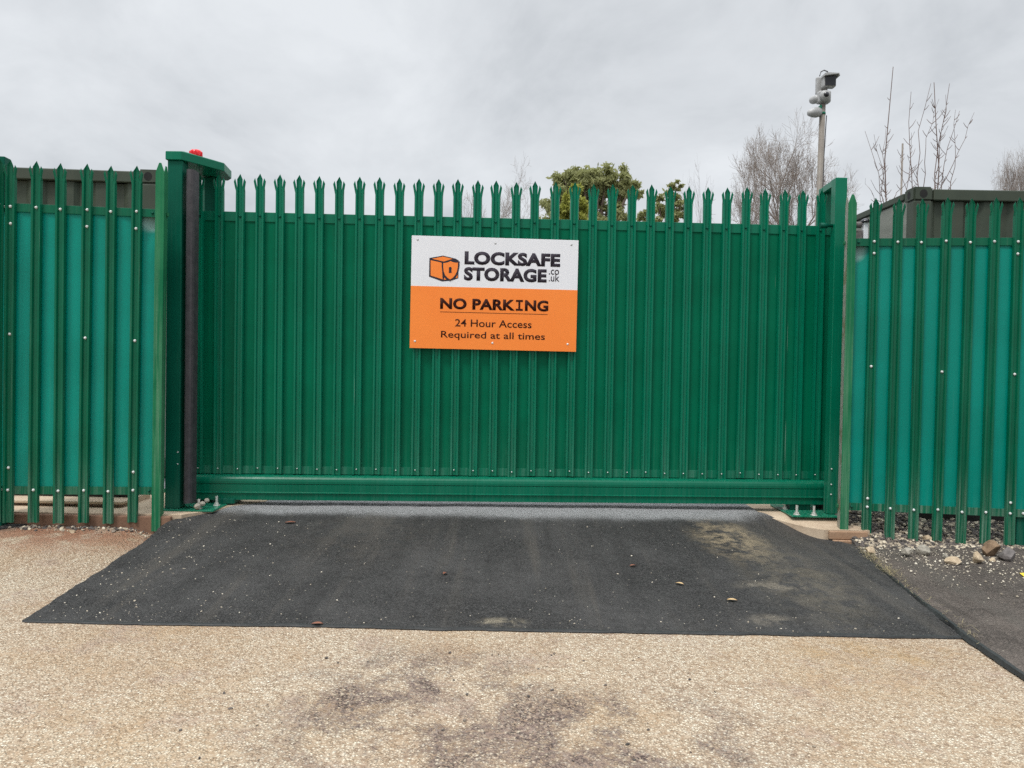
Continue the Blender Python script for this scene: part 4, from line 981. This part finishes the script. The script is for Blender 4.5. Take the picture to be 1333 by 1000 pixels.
def leaf(px, py, ln, ang, mt, lab):
    p = onground(px, py); me = bpy.data.meshes.new('leaf'); bm = bmesh.new(); n = 7; L0, R0 = [], []
    for i in range(n):
        t = i / (n - 1); wd = ln * 0.28 * math.sin(math.pi * min(1, t * 0.97 + 0.015)) ** 0.8; zc = 0.004 * math.sin(t * 3.1)
        L0.append(bm.verts.new((ln * (t - .5), wd, zc + 0.004))); R0.append(bm.verts.new((ln * (t - .5), -wd, zc + 0.005)))
    mid = [bm.verts.new((ln * (i / (n - 1) - .5), 0, 0.004 * math.sin(i / (n - 1) * 3.1) + 0.001)) for i in range(n)]
    for i in range(n - 1): bm.faces.new((L0[i], mid[i], mid[i + 1], L0[i + 1])); bm.faces.new((mid[i], R0[i], R0[i + 1], mid[i + 1]))
    bm.to_mesh(me); bm.free(); me.materials.append(MT[mt])
    o = link('leaf', me, None, p + Vector((0, 0, 0.004)), (0, 0, R(ang))); tag(o, lab, 'leaf', 'dead leaves on the tarmac')
leaf(884.5, 761.5, 0.045, -35, 'leaf_tan', 'tan dead leaf on the tarmac, the nearer to the gate of the two')
leaf(953, 783, 0.05, -10, 'leaf_tan', 'tan dead leaf on the tarmac, the nearer to the road of the two')
leaf(824, 738, 0.04, 20, 'leaf_rust', 'rusty dead leaf on the tarmac below and right of the sign')
leaf(579, 748, 0.035, 70, 'leaf_rust', 'small rusty dead leaf on the tarmac below the left half of the sign')
leaf(378, 681.5, 0.07, 10, 'leaf_rust', 'rusty dead leaf on the tarmac close to the gate on the left')
leaf(413, 814, 0.05, 5, 'leaf_rust', 'rusty dead leaf at the front seam of the tarmac')

def grit(name, mat, gen, n, seed, smin, smax):
    rnd = random.Random(seed); vs, fs = [], []
    base = []
    for k in range(5):
        me = rock_mesh(1, 1, 0.7, 300 + k + seed, 1, 0.4); base.append(([v.co.copy() for v in me.vertices], [tuple(p.vertices) for p in me.polygons])); bpy.data.meshes.remove(me)
    for _ in range(n):
        x, y, f = gen(rnd); s = smin + (smax - smin) * rnd.random() ** 3.0; s *= f
        bv, bf = rnd.choice(base); a = rnd.uniform(0, 6.28); ca, sa = math.cos(a), math.sin(a); k = len(vs); ex, ey = rnd.uniform(0.7, 1.4), rnd.uniform(0.6, 1.1)
        z = surf(x, y) + s * 0.25
        for v in bv: u, w_ = v.x * ex, v.y * ey; vs.append((x + s * (u * ca - w_ * sa), y + s * (u * sa + w_ * ca), z + s * v.z))
        fs += [tuple(i + k for i in f_) for f_ in bf]
    o = raw(name, vs, fs, mat); tag(o, kind='stuff'); return o
o = grit('gravel', MT['grit'], lambda r: (r.uniform(2.32, 4.4), 4.99 + abs(r.gauss(0, .30)), 1.0), 13000, 1, 0.004, 0.022)
tag(o, 'loose dark and cream gravel banked under the right fence', 'gravel')
o = grit('loose_grit', MT['grit_pale'], lambda r: (2.25 + abs(r.gauss(0.75, .45)), 5.02 - abs(r.gauss(0, .45)), 1.0), 1900, 2, 0.002, 0.010)
tag(o, 'cream grit scattered over the worn tarmac footway', 'grit')
def ga(r):
    if r.random() < 0.5: y = r.uniform(3.4, 5.0); return xl(y) + 0.05 + abs(r.gauss(0, .5)), y, 1.0
    if r.random() < 0.5: return r.uniform(-2.05, 1.9), 3.37 + abs(r.gauss(0, .12)), 0.9
    return r.uniform(-1.9, 1.8), r.uniform(3.4, 5.2), 0.9
o = grit('loose_grit', MT['grit_pale'], ga, 620, 3, 0.0018, 0.0070); tag(o, 'small pale chips strewn over the black tarmac ramp', 'grit')
o = grit('loose_grit', MT['grit'], lambda r: (r.uniform(-3.5, -2.28), 4.955 - abs(r.gauss(0, .06)), 1.0), 500, 5, 0.004, 0.019); tag(o, 'rubble and stones lying along the foot of the brown left kerb', 'grit')
def edge_g(r):
    y = r.uniform(3.0, 5.0); x = lerp_tab([(2.9, 1.965), (3.3, 2.0), (4.2, 2.13), (5.1, 2.28)], y); return x + 0.02 + abs(r.gauss(0, .035)), y, 1.0
o = grit('loose_grit', MT['grit_pale'], edge_g, 360, 6, 0.0025, 0.009); tag(o, 'line of pale grit along the seam between ramp and footway', 'grit')
vs, fs = [], []; rg = random.Random(77)
for _ in range(420):                      # dry straw and grass caught on the seam
    y = rg.choice((rg.gauss(4.72, .10), rg.gauss(4.38, .09), rg.uniform(3.2, 5.0))); x = lerp_tab([(2.9, 1.965), (3.3, 2.0), (4.2, 2.13), (5.1, 2.28)], y) + rg.gauss(0.02, .022)
    a = rg.uniform(0, 6.28); ln = rg.uniform(0.012, 0.05); z = 0.026 + 0.004 * rg.random(); d = Vector((math.cos(a), math.sin(a), rg.uniform(0, .45))) * ln; n_ = Vector((-math.sin(a), math.cos(a), 0)) * 0.0011; p = Vector((x, y, z)); k_ = len(vs)
    vs += [p - n_, p + n_, p + d * 0.6 + n_ * 0.8 + Vector((0, 0, .002)), p + d * 0.6 - n_ * 0.8 + Vector((0, 0, .002)), p + d]; fs += [(k_, k_ + 1, k_ + 2, k_ + 3), (k_ + 3, k_ + 2, k_ + 4)]
o = raw('dry_grass', vs, fs, MT['straw']); tag(o, 'dry straw and grass caught along the seam of the footway', 'grass', None, 'stuff')
def rd(r): return r.gauss(0.0, .55), r.uniform(2.15, 3.1), 1.0
o = grit('loose_grit', MT['grit'], rd, 160, 8, 0.003, 0.010); tag(o, 'loose stones on the worn patch of the cream road', 'grit')
